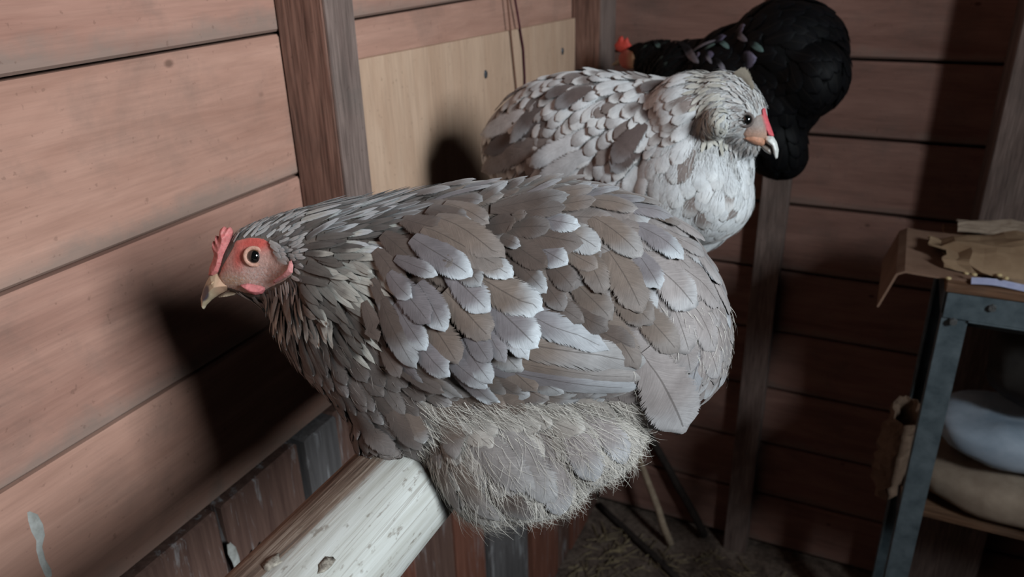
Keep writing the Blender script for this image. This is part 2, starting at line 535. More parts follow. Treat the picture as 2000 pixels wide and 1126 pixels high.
def build_feather(bvh, root, d, L, Wd, lift0, lift1, kind='c', bend=0.0, conform=1.0, camber=0.12, rnd=None, free=1.1):
    """verts, faces, uvs, ts of one feather laid over the surface; beyond t=free it leaves the surface"""
    ts, xs = TROWS[kind], TCOLS[kind]
    loc, n, _, _ = bvh.find_nearest(root)
    p = V(root) if conform < 0.5 else loc
    d = (d - n * d.dot(n))
    if d.length < 1e-6:
        return None
    d.normalize()
    verts, uvs, tt = [], [], []
    tprev = 0.0
    nn = n.copy()
    for t in ts:
        step = (t - tprev) * L
        if step > 0:
            if bend:
                d = (d + nn.cross(d) * bend * (t - tprev)).normalized()
            p = p + d * step
            if t <= free:
                l2, n2, _, _ = bvh.find_nearest(p)
                if n2.dot(nn) > 0.2:
                    p = p.lerp(l2, conform)
                    nn = nn.lerp(n2, 0.7).normalized()
                    d = (d - nn * d.dot(nn)).normalized()
        tprev = t
        b = nn.cross(d).normalized()
        hw = 0.5 * Wd * prof(kind, t)
        for x in xs:
            q = p + b * (hw * x)
            if t <= free:
                l2, n2, _, _ = bvh.find_nearest(q)
                if (l2 - q).length < 0.6 * Wd + 0.004:
                    q = q.lerp(l2, 0.75 * conform)
            jit = (rnd.uniform(-0.05, 0.05) * Wd if rnd and t > 0.7 and abs(x) > 0.3 else 0)
            q = q + nn * (lift0 + lift1 * t + camber * hw * (1 - x * x)) + d * (jit - 0.10 * Wd * x * x * t)
            verts.append(q)
            uvs.append((0.5 + 0.5 * x, t))
            tt.append(t)
    nc = len(xs)
    faces = []
    for j in range(len(ts) - 1):
        for i in range(nc - 1):
            faces.append((j * nc + i, j * nc + i + 1, (j + 1) * nc + i + 1, (j + 1) * nc + i))
    return verts, faces, uvs, tt

def feather_cols(tt, uvs, base, tip, amount, rnd, start=0.62, edge=0.0):
    s = start + rnd.uniform(-0.08, 0.08)
    out = []
    j = rnd.uniform(0.88, 1.12)
    base = tuple(c * j for c in base)
    for t, uv in zip(tt, uvs):
        k = smooth01(t + 0.10 * (abs(uv[0] - 0.5) * 2) ** 2, s, s + 0.26) * amount
        if edge:
            k = max(k, edge * (abs(uv[0] - 0.5) * 2) ** 1.5 * smooth01(t, .1, .4))
        out.append(lerp3(base, tip, k))
    return out

class Soup:
    def __init__(self):
        self.v, self.f, self.u, self.c = [], [], [], []
    def add(self, fe, cols):
        o = len(self.v)
        self.v += fe[0]; self.u += fe[2]; self.c += cols
        self.f += [tuple(i + o for i in f) for f in fe[1]]
    def mesh(self, name):
        me = mesh_from(name, self.v, self.f)
        set_uv(me, self.u); set_col(me, self.c)
        return me

def loft(stations, plane_pt, F, N, n=28):
    """stations: (top px, bottom px, half width m[, n offset]) traced on the upright mid plane of the bird"""
    bm = bmesh.new()
    rings = []
    for s in stations:
        T, B, hw = s[0], s[1], s[2]
        off = s[3] if len(s) > 3 else 0.0
        pts = []
        for p in (T, B):
            d = ray(p)
            t = ((plane_pt + N * off) - CAM).dot(N) / d.dot(N)
            pts.append(CAM + d * t)
        c = (pts[0] + pts[1]) / 2
        e1 = pts[0] - pts[1]
        hp = e1.length / 2
        e1.normalize()
        vd = (c - CAM).normalized()
        tan = vd.dot(e1) / vd.dot(N)
        h = math.sqrt(max(hp * hp - (hw * tan) ** 2, (0.45 * hp) ** 2))
        ring = []
        for k in range(n):
            a = 2 * math.pi * k / n
            ring.append(bm.verts.new(c + e1 * (h * math.cos(a)) + N * (hw * math.sin(a))))
        rings.append(ring)
    for i in range(len(rings) - 1):
        for k in range(n):
            bm.faces.new((rings[i][k], rings[i][(k + 1) % n], rings[i + 1][(k + 1) % n], rings[i + 1][k]))
    bm.faces.new(rings[0]); bm.faces.new(rings[-1][::-1])
    bmesh.ops.recalc_face_normals(bm, faces=bm.faces)
    return bm

def add_blob(bm, c, ax, rad):
    g = bmesh.ops.create_icosphere(bm, subdivisions=3, radius=1.0)
    for v in g['verts']:
        co = v.co.copy()
        v.co = c + ax[0] * (co.x * rad[0]) + ax[1] * (co.y * rad[1]) + ax[2] * (co.z * rad[2])

class Bird:
    def __init__(self, name, label, pt, F):
        self.pt = V((pt[0], pt[1], PZ + 0.033))
        self.F = V((F[0], F[1], 0)).normalized()
        N = V((-self.F.y, self.F.x, 0))
        if (CAM - self.pt).dot(N) < 0:
            N = -N
        self.N = N
        self.root = thing(name, label, 'hen', (pt[0], pt[1], PZ + 0.033), 'hens roosting on the perch')
        self.extra = []
    def P(self, p, off=0.0):
        d = ray(p)
        return CAM + d * (((self.pt + self.N * off) - CAM).dot(self.N) / d.dot(self.N))
    def mpp(self, p):
        P = self.P(p)
        return (P - CAM).dot(CF) / FPX
    def blob(self, bm, px, off, rx, ry, rd, rot=0.0):
        c = self.P(px, off)
        s = self.mpp(px)
        a = math.radians(rot)
        ax = (CR * math.cos(a) - CU * math.sin(a), CR * math.sin(a) + CU * math.cos(a), CF)
        add_blob(bm, c, ax, (rx * s, ry * s, rd))
    def finish(self, bm, voxel=0.003, smooth=6):
        me = bm_mesh('tmp', bm)
        o = bpy.data.objects.new('tmp', me)
        COL.objects.link(o)
        r = o.modifiers.new('r', 'REMESH'); r.mode = 'VOXEL'; r.voxel_size = voxel
        s = o.modifiers.new('s', 'SMOOTH'); s.factor = 0.5; s.iterations = smooth
        bpy.context.view_layer.update()
        dg = bpy.context.evaluated_depsgraph_get()
        me2 = bpy.data.meshes.new_from_object(o.evaluated_get(dg))
        bpy.data.objects.remove(o)
        me2.name = 'body'
        me2.materials.clear()
        me2.polygons.foreach_set('use_smooth', [True] * len(me2.polygons))
        self.body = me2
        self.rebuild()
    def seat(self):
        """open a channel where the plumage closes round the perch"""
        o = bpy.data.objects.new('tmp', self.body); COL.objects.link(o)
        cut = bpy.data.objects.new('tmpcut', tube_mesh('cut', [(PX, -1, PZ), (PX, 0.5, PZ), (PX, 2.5, PZ)], 0.0375, 24)); COL.objects.link(cut)
        m = o.modifiers.new('b', 'BOOLEAN'); m.operation = 'DIFFERENCE'; m.object = cut; m.solver = 'EXACT'
        bpy.context.view_layer.update()
        me2 = bpy.data.meshes.new_from_object(o.evaluated_get(bpy.context.evaluated_depsgraph_get()))
        bpy.data.objects.remove(o); bpy.data.objects.remove(cut)
        me2.name = 'body'; me2.materials.clear()
        self.body = me2
        self.rebuild()
    def rebuild(self):
        V_ = [v.co.copy() for v in self.body.vertices]
        F_ = [tuple(p.vertices) for p in self.body.polygons]
        for ve, fa in self.extra:
            o = len(V_)
            V_ += ve
            F_ += [tuple(i + o for i in f) for f in fa]
        self.V_, self.F_ = V_, F_
        self.bvh = BVHTree.FromPolygons(V_, F_)
    def hit(self, p):
        h = self.bvh.ray_cast(CAM, ray(p))
        return h
    def mirror(self, P):
        k = (P - self.pt).dot(self.N)
        return P - self.N * (2 * k) if k < 0 else P
    def set_flow(self, anchors):
        """anchors: (px, py, dx, dy)"""
        A, D = [], []
        for (x, y, dx, dy) in anchors:
            h = self.hit((x, y))
            if h[0] is None:
                q = self.bvh.find_nearest(self.P((x, y), 0.03))
                h = q
            d = (CR * dx - CU * dy).normalized()
            d = (d - h[1] * d.dot(h[1])).normalized()
            A.append(h[0]); D.append(d)
        self.A = np.array(A); self.D = np.array(D)
    def flow(self, P, n):
        k = (P - self.pt).dot(self.N)
        Q = P - self.N * (2 * k) if k < 0 else P
        w = 1.0 / (((self.A - np.array(Q)) ** 2).sum(1) + 1e-5) ** 2
        d = V(tuple((self.D * w[:, None]).sum(0) / w.sum()))
        if k < 0:
            d = d - self.N * (2 * d.dot(self.N))
        d = d - n * d.dot(n)
        return d.normalized() if d.length > 1e-6 else V((0, 0, -1))
    def samples(self, spacing, rnd, tries):
        """blue-noise points over the surface; spacing(px,py,P) in metres or None to skip"""
        tris = []
        for f in self.F_:
            for k in range(1, len(f) - 1):
                tris.append((f[0], f[k], f[k + 1]))
        VA = np.array([tuple(v) for v in self.V_]); T = np.array(tris)
        e1, e2 = VA[T[:, 1]] - VA[T[:, 0]], VA[T[:, 2]] - VA[T[:, 0]]
        ar = np.linalg.norm(np.cross(e1, e2), axis=1)
        g = np.random.default_rng(rnd.randrange(1 << 30))
        ti = g.choice(len(T), size=tries, p=ar / ar.sum())
        r1, r2 = np.sqrt(g.random(tries)), g.random(tries)
        pts = VA[T[ti, 0]] + e1[ti] * (r1 * (1 - r2))[:, None] + e2[ti] * (r1 * r2)[:, None]
        nr = np.cross(e1, e2)[ti]; nr /= np.linalg.norm(nr, axis=1)[:, None] + 1e-12
        cell = 0.012
        grid = {}
        res = []
        for P, n in zip(pts, nr):
            P = V(tuple(P))
            if (P.x - PX) ** 2 + (P.z - PZ) ** 2 < 0.0395 ** 2:
                continue
            px = proj(self.mirror(P))
            s = spacing(px[0], px[1], P)
            if s is None:
                continue
            key = (int(P.x // cell), int(P.y // cell), int(P.z // cell))
            ok = True
            R = int(s // cell) + 1
            for i in range(-R, R + 1):
                for j in range(-R, R + 1):
                    for k in range(-R, R + 1):
                        for Q in grid.get((key[0] + i, key[1] + j, key[2] + k), ()):
                            if (Q - P).length_squared < s * s:
                                ok = False; break
                        if not ok: break
                    if not ok: break
                if not ok: break
            if ok:
                grid.setdefault(key, []).append(P)
                res.append((P, V(tuple(n)), px))
        return res
    def part(self, name, me, mat, parent=None, label=None, kind=None):
        o = obj(name, me, mat)
        if parent is None:
            attach(o, self.root)
        else:
            o.parent = parent
        if label: o['label'] = label
        if kind: o['kind'] = kind
        return o
    def pillow(self, poly, thick, off=0.0, step=2.0, power=0.5, edge=0.0, conform=False, base=0.0):
        """closed lens-shaped solid over a traced outline; conform lays it on the bird's surface instead"""
        xs = [p[0] for p in poly]; ys = [p[1] for p in poly]
        pts = []
        n = len(poly)
        for i in range(n):
            a, b = V(poly[i]), V(poly[(i + 1) % n])
            m = max(1, int((b - a).length / step))
            for k in range(m):
                pts.append(a.lerp(b, k / m))
        nb = len(pts)
        edges = [(i, (i + 1) % nb) for i in range(nb)]
        def inside(x, y):
            c = False
            for i in range(n):
                (x1, y1), (x2, y2) = poly[i], poly[i - 1]
                if (y1 > y) != (y2 > y) and x < (x2 - x1) * (y - y1) / (y2 - y1) + x1:
                    c = not c
            return c
        def dist(x, y):
            q = V((x, y)); best = 1e9
            for i in range(n):
                a, b = V(poly[i]), V(poly[(i + 1) % n])
                ab = b - a
                t = max(0, min(1, (q - a).dot(ab) / max(ab.length_squared, 1e-9)))
                best = min(best, (a + ab * t - q).length)
            return best
        y = min(ys) + step / 2; row = 0
        while y < max(ys):
            x = min(xs) + (step / 2 if row % 2 else 0)
            while x < max(xs):
                if inside(x, y) and dist(x, y) > step * 0.5:
                    pts.append(V((x, y)))
                x += step
            y += step * 0.87; row += 1
        vv, ee, ff, *_ = delaunay_2d_cdt([p.to_2d() for p in pts], edges, [tuple(range(nb))], 1, 1e-5)
        ds = [dist(p.x, p.y) for p in vv]
        mx = max(ds) or 1
        verts, px = [], []
        for p, dd in zip(vv, ds):
            k = (dd / mx) ** power
            if conform:
                h = self.hit(p)
                if h[0] is None:
                    q = self.bvh.find_nearest(self.P(p, 0.01)); h = q
                verts.append(h[0] + h[1] * (base + thick * k))
            else:
                verts.append(self.P(p, off) + self.N * (edge + thick * k))
            px.append((p.x, p.y))
        faces = [tuple(f) for f in ff]
        if not conform:
            m = len(verts)
            back = [self.P(p, off) - self.N * (edge + thick * (dd / mx) ** power) for p, dd in zip(vv, ds)]
            verts += back; px += px[:m]
            faces += [tuple(i + m for i in f[::-1]) for f in ff]
            if edge:
                bi = [i for i, dd in enumerate(ds) if dd < 1e-3]
        else:
            out = []
            for f in faces:          # outward means towards the side it was traced from
                a, b, c = verts[f[0]], verts[f[1]], verts[f[2]]
                out.append(f if (b - a).cross(c - a).dot(CAM - a) > 0 else f[::-1])
            faces = out
        return verts, faces, px

def ordered(me):
    bm = bmesh.new(); bm.from_mesh(me)
    bmesh.ops.remove_doubles(bm, verts=bm.verts, dist=1e-6)
    bmesh.ops.recalc_face_normals(bm, faces=bm.faces)
    bm.to_mesh(me); bm.free()
    me.polygons.foreach_set('use_smooth', [True] * len(me.polygons))
    return me

M['feather'] = feather_mat('feather')
M['soft'] = feather_mat('soft_feather', 0.8, 0.1, 0.35, 0.12, 0.35, 0.13, 0.55)
M['skin'] = vcol_mat('bird_skin', 0.55, 0.35, 420.0, 0.28, 0.6, 0.0008, sss=0.15)
M['horn'] = vcol_mat('beak_horn', 0.35, 0.45, 200.0, 0.15, 0.15, 0.0004)
M['down'] = vcol_mat('under_plumage', 0.9, 0.1, 140.0, 0.4, 0.4, 0.002)
M['strand'] = vcol_mat('down_strand', 0.7, 0.2, 60.0, 0.1, 0.0, 0.001)
def eye_mat(name, iris, pupil_r):
    nt = NT(name)
    at = nt.n('ShaderNodeAttribute', attribute_name='Col')
    nt.out(at.outputs['Color'], 0.04, 0.8)
    nt.b.inputs['Coat Weight'].default_value = 1.0
    nt.b.inputs['Coat Roughness'].default_value = 0.02
    return nt.m
M['eye'] = eye_mat('eye', None, 0)

def make_eye(bird, px, rpx, iris, pupil_frac, ring_cols=None, depth=0.55):
    h = bird.hit(px)
    s = (h[0] - CAM).dot(CF) / FPX
    r = rpx * s
    nrm = (h[1] * .6 + bird.N * .6 + (CAM - h[0]).normalized() * 1.0).normalized()
    c = h[0] - nrm * (r * (1 - depth))
    bm = bmesh.new()
    bmesh.ops.create_uvsphere(bm, u_segments=32, v_segments=24, radius=1.0)
    q = nrm.to_track_quat('Z', 'Y').to_matrix()
    cols = []
    for v in bm.verts:
        z = v.co.z
        rr = math.sqrt(max(0, 1 - z * z)) if z > 0 else 1
        cols.append((0.004, 0.004, 0.004) if rr < pupil_frac else iris)
        v.co = c + q @ (v.co * r)
    me = bm_mesh('eye', bm, True)
    set_col(me, cols)
    e = bird.part('eye', me, M['eye'])
    if ring_cols:
        verts, cols = [], []
        nm, nn = 36, 10
        faces = []
        for i in range(nm):
            a = 2 * math.pi * i / nm
            R = q @ V((math.cos(a), math.sin(a), 0))
            for k in range(nn):
                b = 2 * math.pi * k / nn
                verts.append(c + nrm * (r * 0.46 + math.sin(b) * r * 0.18) + R * (r * 1.10 + math.cos(b) * r * 0.26))
                cols.append(ring_cols)
            for k in range(nn):
                faces.append((i * nn + k, i * nn + (k + 1) % nn, ((i + 1) % nm) * nn + (k + 1) % nn, ((i + 1) % nm) * nn + k))
        me = mesh_from('eyelid', verts, faces); set_col(me, cols)
        bird.part('eyelid', me, M['skin'])
    return e

def skin_part(bird, name, poly, thick, colf, off=0.0, step=2.0, power=0.5, conform=False, base=0.0, mat='skin', edge=0.0, label=None):
    v, f, px = bird.pillow(poly, thick, off, step, power, edge, conform, base)
    me = mesh_from(name, v, f)
    set_col(me, [colf(*p) for p in px])
    ordered(me)
    return bird.part(name, me, M[mat], label=label)

def strands(bird, specs, rnd, width=0.00016):
    """fine down barbs: specs list of (root P, n, dir, length, colour)"""
    v, f, c = [], [], []
    for P, n, d, L, colr in specs:
        b = n.cross(d)
        if b.length < 1e-6: continue
        b.normalize()
        curl = rnd.uniform(-0.35, 0.35); up = rnd.uniform(0.05, 0.4)
        o = len(v); m = 4
        w0 = width * rnd.uniform(0.7, 1.3)
        for j in range(m + 1):
            t = j / m
            q = P + d * (L * t) + n * (L * (up * t - 0.35 * t * t)) + b * (L * curl * t * t)
            ww = w0 * (1 - 0.8 * t)
            bb = (b * 0.7 + n * 0.3 * (1 if rnd.random() < 0.5 else -1)).normalized()
            v += [q - bb * ww, q + bb * ww]; c += [colr, colr]
        for j in range(m):
            f.append((o + 2 * j, o + 2 * j + 1, o + 2 * j + 3, o + 2 * j + 2))
    me = mesh_from('down', v, f); set_col(me, c)
    return me

def legs(bird, at_list, colr):
    for (dx) in at_list:
        base = bird.pt + bird.F * dx
        # toes grip the perch, which runs along Y
        x0, y0 = PX + 0.0, base.y
        top = V((base.x, base.y, PZ + 0.085))
        ank = V((x0, y0, PZ + 0.040))
        me = tube_mesh('leg', [top, top.lerp(ank, 0.5), ank], [0.008, 0.0062, 0.006], 10)
        set_col(me, [colr] * len(me.vertices))
        lg = bird.part('leg', me, M['skin'])
        for k, (sx, dy) in enumerate(((-1, -0.016), (-1, 0.0), (-1, 0.016), (1, 0.0))):
            pts = [ank]
            for a in (70, 45, 20, -5):
                an = math.radians(a)
                pts.append(V((PX + sx * 0.0385 * math.cos(an), y0 + dy * (1 - a / 110), PZ + 0.0385 * math.sin(an))))
            me = tube_mesh('toe', pts, [0.005, 0.0048, 0.0044, 0.004, 0.002], 8)
            set_col(me, [colr] * len(me.vertices))
            t = obj('toe', me, M['skin']); t.parent = lg

# ---------------------------------------------------------------- hen 1: taupe and lavender hen in front
h1 = Bird('hen', 'taupe grey hen with red face and pale feather tips nearest the camera', (PX, 0.41), (-0.93, -0.37))
st = [((424, 526), (446, 566), .0065), ((440, 478), (478, 576), .0115), ((468, 446), (508, 588), .0155), ((505, 430), (535, 598), .0175),
      ((545, 416), (548, 618), .020), ((590, 402), (552, 650), .027), ((645, 391), (572, 680), .040), ((715, 380), (610, 722), .053),
      ((800, 364), (668, 775), .065), ((890, 346), (735, 860), .072), ((990, 345), (800, 905), .076), ((1090, 340), (930, 900), .078),
      ((1190, 350), (1080, 885), .077), ((1280, 385), (1218, 825), .072), ((1355, 445), (1290, 800), .062), ((1402, 520), (1350, 775), .046), ((1422, 600), (1395, 745), .022)]
bm = loft(st, h1.pt, h1.F, h1.N)
h1.blob(bm, (1000, 870), 0.050, 150, 120, 0.040, 12)       # thigh
h1.blob(bm, (1110, 830), 0.040, 135, 105, 0.045, -10)
h1.blob(bm, (960, 905), 0.055, 85, 95, 0.032)
h1.blob(bm, (765, 845), 0.030, 70, 60, 0.040, 35)           # breast fold over the perch
h1.blob(bm, (660, 590), 0.030, 80, 70, 0.028, 25)           # hackle ruff
h1.finish(bm, 0.003, 7)
h1.seat()

# wing: a shallow shell folded against the flank
wing_poly = [(742, 500), (775, 455), (830, 425), (900, 408), (940, 430), (980, 505), (1050, 600), (1165, 675), (1255, 712), (1262, 735), (1235, 768), (1100, 772), (975, 764), (880, 750), (790, 715), (735, 640), (728, 560)]
wv, wf, wpx = h1.pillow(wing_poly, 0.009, conform=True, step=13.0, power=0.45, base=-0.0012)
h1.extra.append((wv, wf))
h1.rebuild()

BR, BR2, GR, LG = (.125, .094, .081), (.200, .156, .132), (.225, .205, .218), (.33, .295, .29)
WT, WW = (.64, .69, .74), (.62, .62, .57)
# traced feathers: root px, tip px, width px, ground colour, white tip
SAD = [
 (840, 356, 950, 349, 18, GR, .5), (915, 369, 980, 346, 24, GR, .5), (965, 367, 1030, 343, 26, BR, .5), (985, 377, 1024, 356, 26, BR, .5), (1005, 368, 1058, 352, 28, BR2, .4),
 (1035, 370, 1097, 358, 30, BR2, .45), (1020, 350, 1093, 339, 20, GR, .5), (1090, 347, 1148, 339, 20, GR, .6), (1140, 350, 1205, 348, 24, GR, .5), (1075, 366, 1148, 364, 30, BR2, .25),
 (1105, 354, 1168, 358, 22, GR, .4), (930, 398, 986, 368, 32, BR, .75), (935, 436, 981, 412, 30, BR, .75), (1070, 388, 1159, 389, 44, BR2, .2), (1080, 408, 1162, 411, 42, BR2, .15),
 (975, 412, 1112, 408, 60, BR, .3), (1000, 424, 1105, 424, 44, BR, .1), (955, 445, 1010, 448, 46, BR, .0), (995, 428, 1032, 430, 28, BR2, .15), (990, 450, 1078, 448, 50, BR, .12),
 (1045, 432, 1132, 453, 42, GR, .85), (1070, 440, 1178, 488, 60, BR2, .6), (1020, 458, 1132, 500, 60, BR, .1), (1045, 482, 1106, 524, 50, GR, .8), (975, 465, 1016, 494, 26, BR, .7),
 (1000, 505, 1068, 573, 42, BR, .85), (985, 468, 1066, 532, 50, BR, .0), (1055, 545, 1110, 599, 42, BR, .2), (1045, 572, 1142, 622, 42, BR, .1), (1105, 490, 1160, 536, 40, BR2, .1),
 (1075, 520, 1128, 560, 46, BR, .12), (1128, 478, 1186, 573, 50, BR2, .12), (1125, 555, 1196, 619, 56, BR2, .15), (1145, 396, 1239, 419, 48, BR2, .25), (1155, 428, 1256, 501, 64, BR2, .35),
 (1190, 380, 1290, 393, 40, BR2, .25), (1220, 408, 1306, 441, 52, GR, .25), (1245, 448, 1326, 509, 62, GR, .7), (1265, 386, 1330, 413, 34, BR2, .15), (1290, 422, 1368, 476, 56, LG, .1),
 (1305, 462, 1365, 500, 46, LG, .15), (1342, 482, 1399, 556, 56, GR, .6), (1362, 455, 1424, 542, 48, LG, .15), (1400, 528, 1428, 612, 36, LG, .1), (1385, 528, 1418, 585, 34, GR, .4),
 (1400, 562, 1424, 645, 40, GR, .6), (1185, 492, 1258, 606, 68, BR2, .12), (1245, 502, 1282, 568, 50, GR, .7), (1270, 520, 1352, 598, 82, LG, .35), (1195, 562, 1270, 630, 66, BR2, .15),
 (1320, 520, 1395, 600, 60, LG, .1), (1310, 600, 1335, 690, 66, LG, .1), (1345, 590, 1380, 690, 60, LG, .12), (1250, 600, 1300, 690, 60, BR2, .15), (1130, 620, 1230, 690, 52, BR, .1),
 (1160, 600, 1258, 700, 58, BR2, .12), (1110, 600, 1180, 650, 46, BR, .1), (1390, 610, 1416, 704, 52, LG, .1), (1225, 640, 1270, 712, 52, LG, .12), (1325, 640, 1338, 726, 54, LG, .15), (1365, 650, 1390, 735, 52, LG, .2),
 (860, 372, 930, 372, 34, BR, .35), (800, 385, 880, 388, 34, BR, .45), (880, 392, 948, 402, 42, BR, .3), (1180, 362, 1262, 372, 30, GR, .3), (1300, 405, 1362, 445, 34, LG, .15)]
COV = [
 (850, 420, 946, 460, 52, BR, .85), (880, 410, 962, 448, 46, BR2, .15), (820, 478, 920, 554, 58, GR, .95), (785, 512, 858, 547, 32, GR, .75), (875, 500, 952, 554, 50, BR, .45), (845, 458, 978, 538, 62, BR2, .1),
 (865, 438, 988, 508, 62, BR2, .1), (895, 478, 998, 556, 52, BR2, .85), (920, 535, 1052, 622, 70, BR2, .95), (770, 540, 808, 590, 38, GR, .55), (735, 555, 781, 620, 34, BR, .35), (720, 595, 753, 657, 32, BR, .0),
 (785, 552, 846, 630, 54, GR, .0), (828, 562, 886, 634, 54, GR, .9), (885, 542, 962, 606, 58, GR, .75), (880, 578, 962, 657, 68, BR2, .1), (842, 618, 912, 692, 62, BR2, .08), (758, 598, 822, 706, 56, BR, .5),
 (785, 600, 842, 674, 48, GR, .85), (818, 658, 880, 724, 58, GR, .7), (915, 638, 968, 692, 46, GR, .15), (908, 668, 968, 730, 48, GR, .95), (878, 688, 956, 742, 48, GR, .85), (895, 718, 980, 767, 46, GR, .8),
 (755, 678, 797, 720, 34, BR, .1), (782, 688, 844, 727, 30, GR, .35), (812, 706, 908, 757, 40, BR2, .4), (765, 695, 872, 757, 36, BR, .05), (950, 585, 1058, 668, 72, GR, 1.0), (980, 632, 1029, 695, 38, GR, .9),
 (945, 635, 997, 692, 36, GR, .2), (760, 470, 835, 515, 50, BR, .05), (800, 440, 880, 470, 50, BR, .1), (745, 500, 800, 560, 46, BR, .05), (838, 500, 885, 530, 40, BR, .1)]
QUI = [  # flight feathers
 (930, 706, 1240, 764, 50, GR, .45, .10), (930, 684, 1256, 750, 34, BR2, .25, .10), (930, 650, 1264, 722, 66, BR2, .4, .16), (1000, 600, 1176, 696, 56, GR, .55, .05)]
TAIL = [
 (1262, 700, 1384, 868, 112, LG, .25, -.20), (1350, 660, 1402, 782, 54, GR, .3, -.3), (1270, 720, 1345, 892, 70, GR, .4, -.15), (1345, 700, 1390, 815, 50, GR, .3, -.3)]
flow1 = [((x0 + x1) / 2, (y0 + y1) / 2, x1 - x0, y1 - y0) for (x0, y0, x1, y1, *_r) in SAD + COV + QUI + TAIL]
flow1 += [(480, 448, 1, -.5), (520, 432, 1, -.28), (560, 415, 1, -.22), (640, 400, 1, -.1), (600, 440, 1, -.1), (650, 440, 1, -.05), (720, 400, 1, -.05), (620, 500, 1, .2), (690, 520, 1, .35), (590, 520, 1, .25), (600, 570, .8, .7), (570, 590, .35, 1),
          (540, 600, .1, 1), (660, 590, .8, .6), (690, 630, .75, .65), (620, 630, .5, 1), (570, 650, .1, 1), (590, 710, .2, 1), (650, 720, .4, 1), (640, 790, .25, 1), (720, 760, .55, .9), (700, 870, .35, 1), (780, 850, .6, 1),
          (850, 820, .7, .7), (900, 860, .5, .9), (900, 960, .25, 1), (980, 880, .5, 1), (1000, 970, .4, 1), (1080, 830, .8, .65), (1080, 920, .5, .9), (1160, 820, .85, .6), (1180, 880, .7, .8), (1240, 800, .7, .8), (745, 450, 1, .2), (1300, 640, .25, 1)]
h1.set_flow(flow1)

r1 = random.Random(11)
dark_neck, white_neck = (.085, .072, .066), (.62, .64, .65)
face_poly = [(424, 540), (434, 516), (449, 490), (460, 468), (488, 461), (516, 464), (534, 478), (548, 492), (562, 500), (573, 518), (572, 538), (552, 552), (528, 562), (505, 576), (480, 574), (455, 566), (430, 560)]
def in_poly(poly, x, y):
    c = False
    for i in range(len(poly)):
        (x1, y1), (x2, y2) = poly[i], poly[i - 1]
        if (y1 > y) != (y2 > y) and x < (x2 - x1) * (y - y1) / (y2 - y1) + x1:
            c = not c
    return c

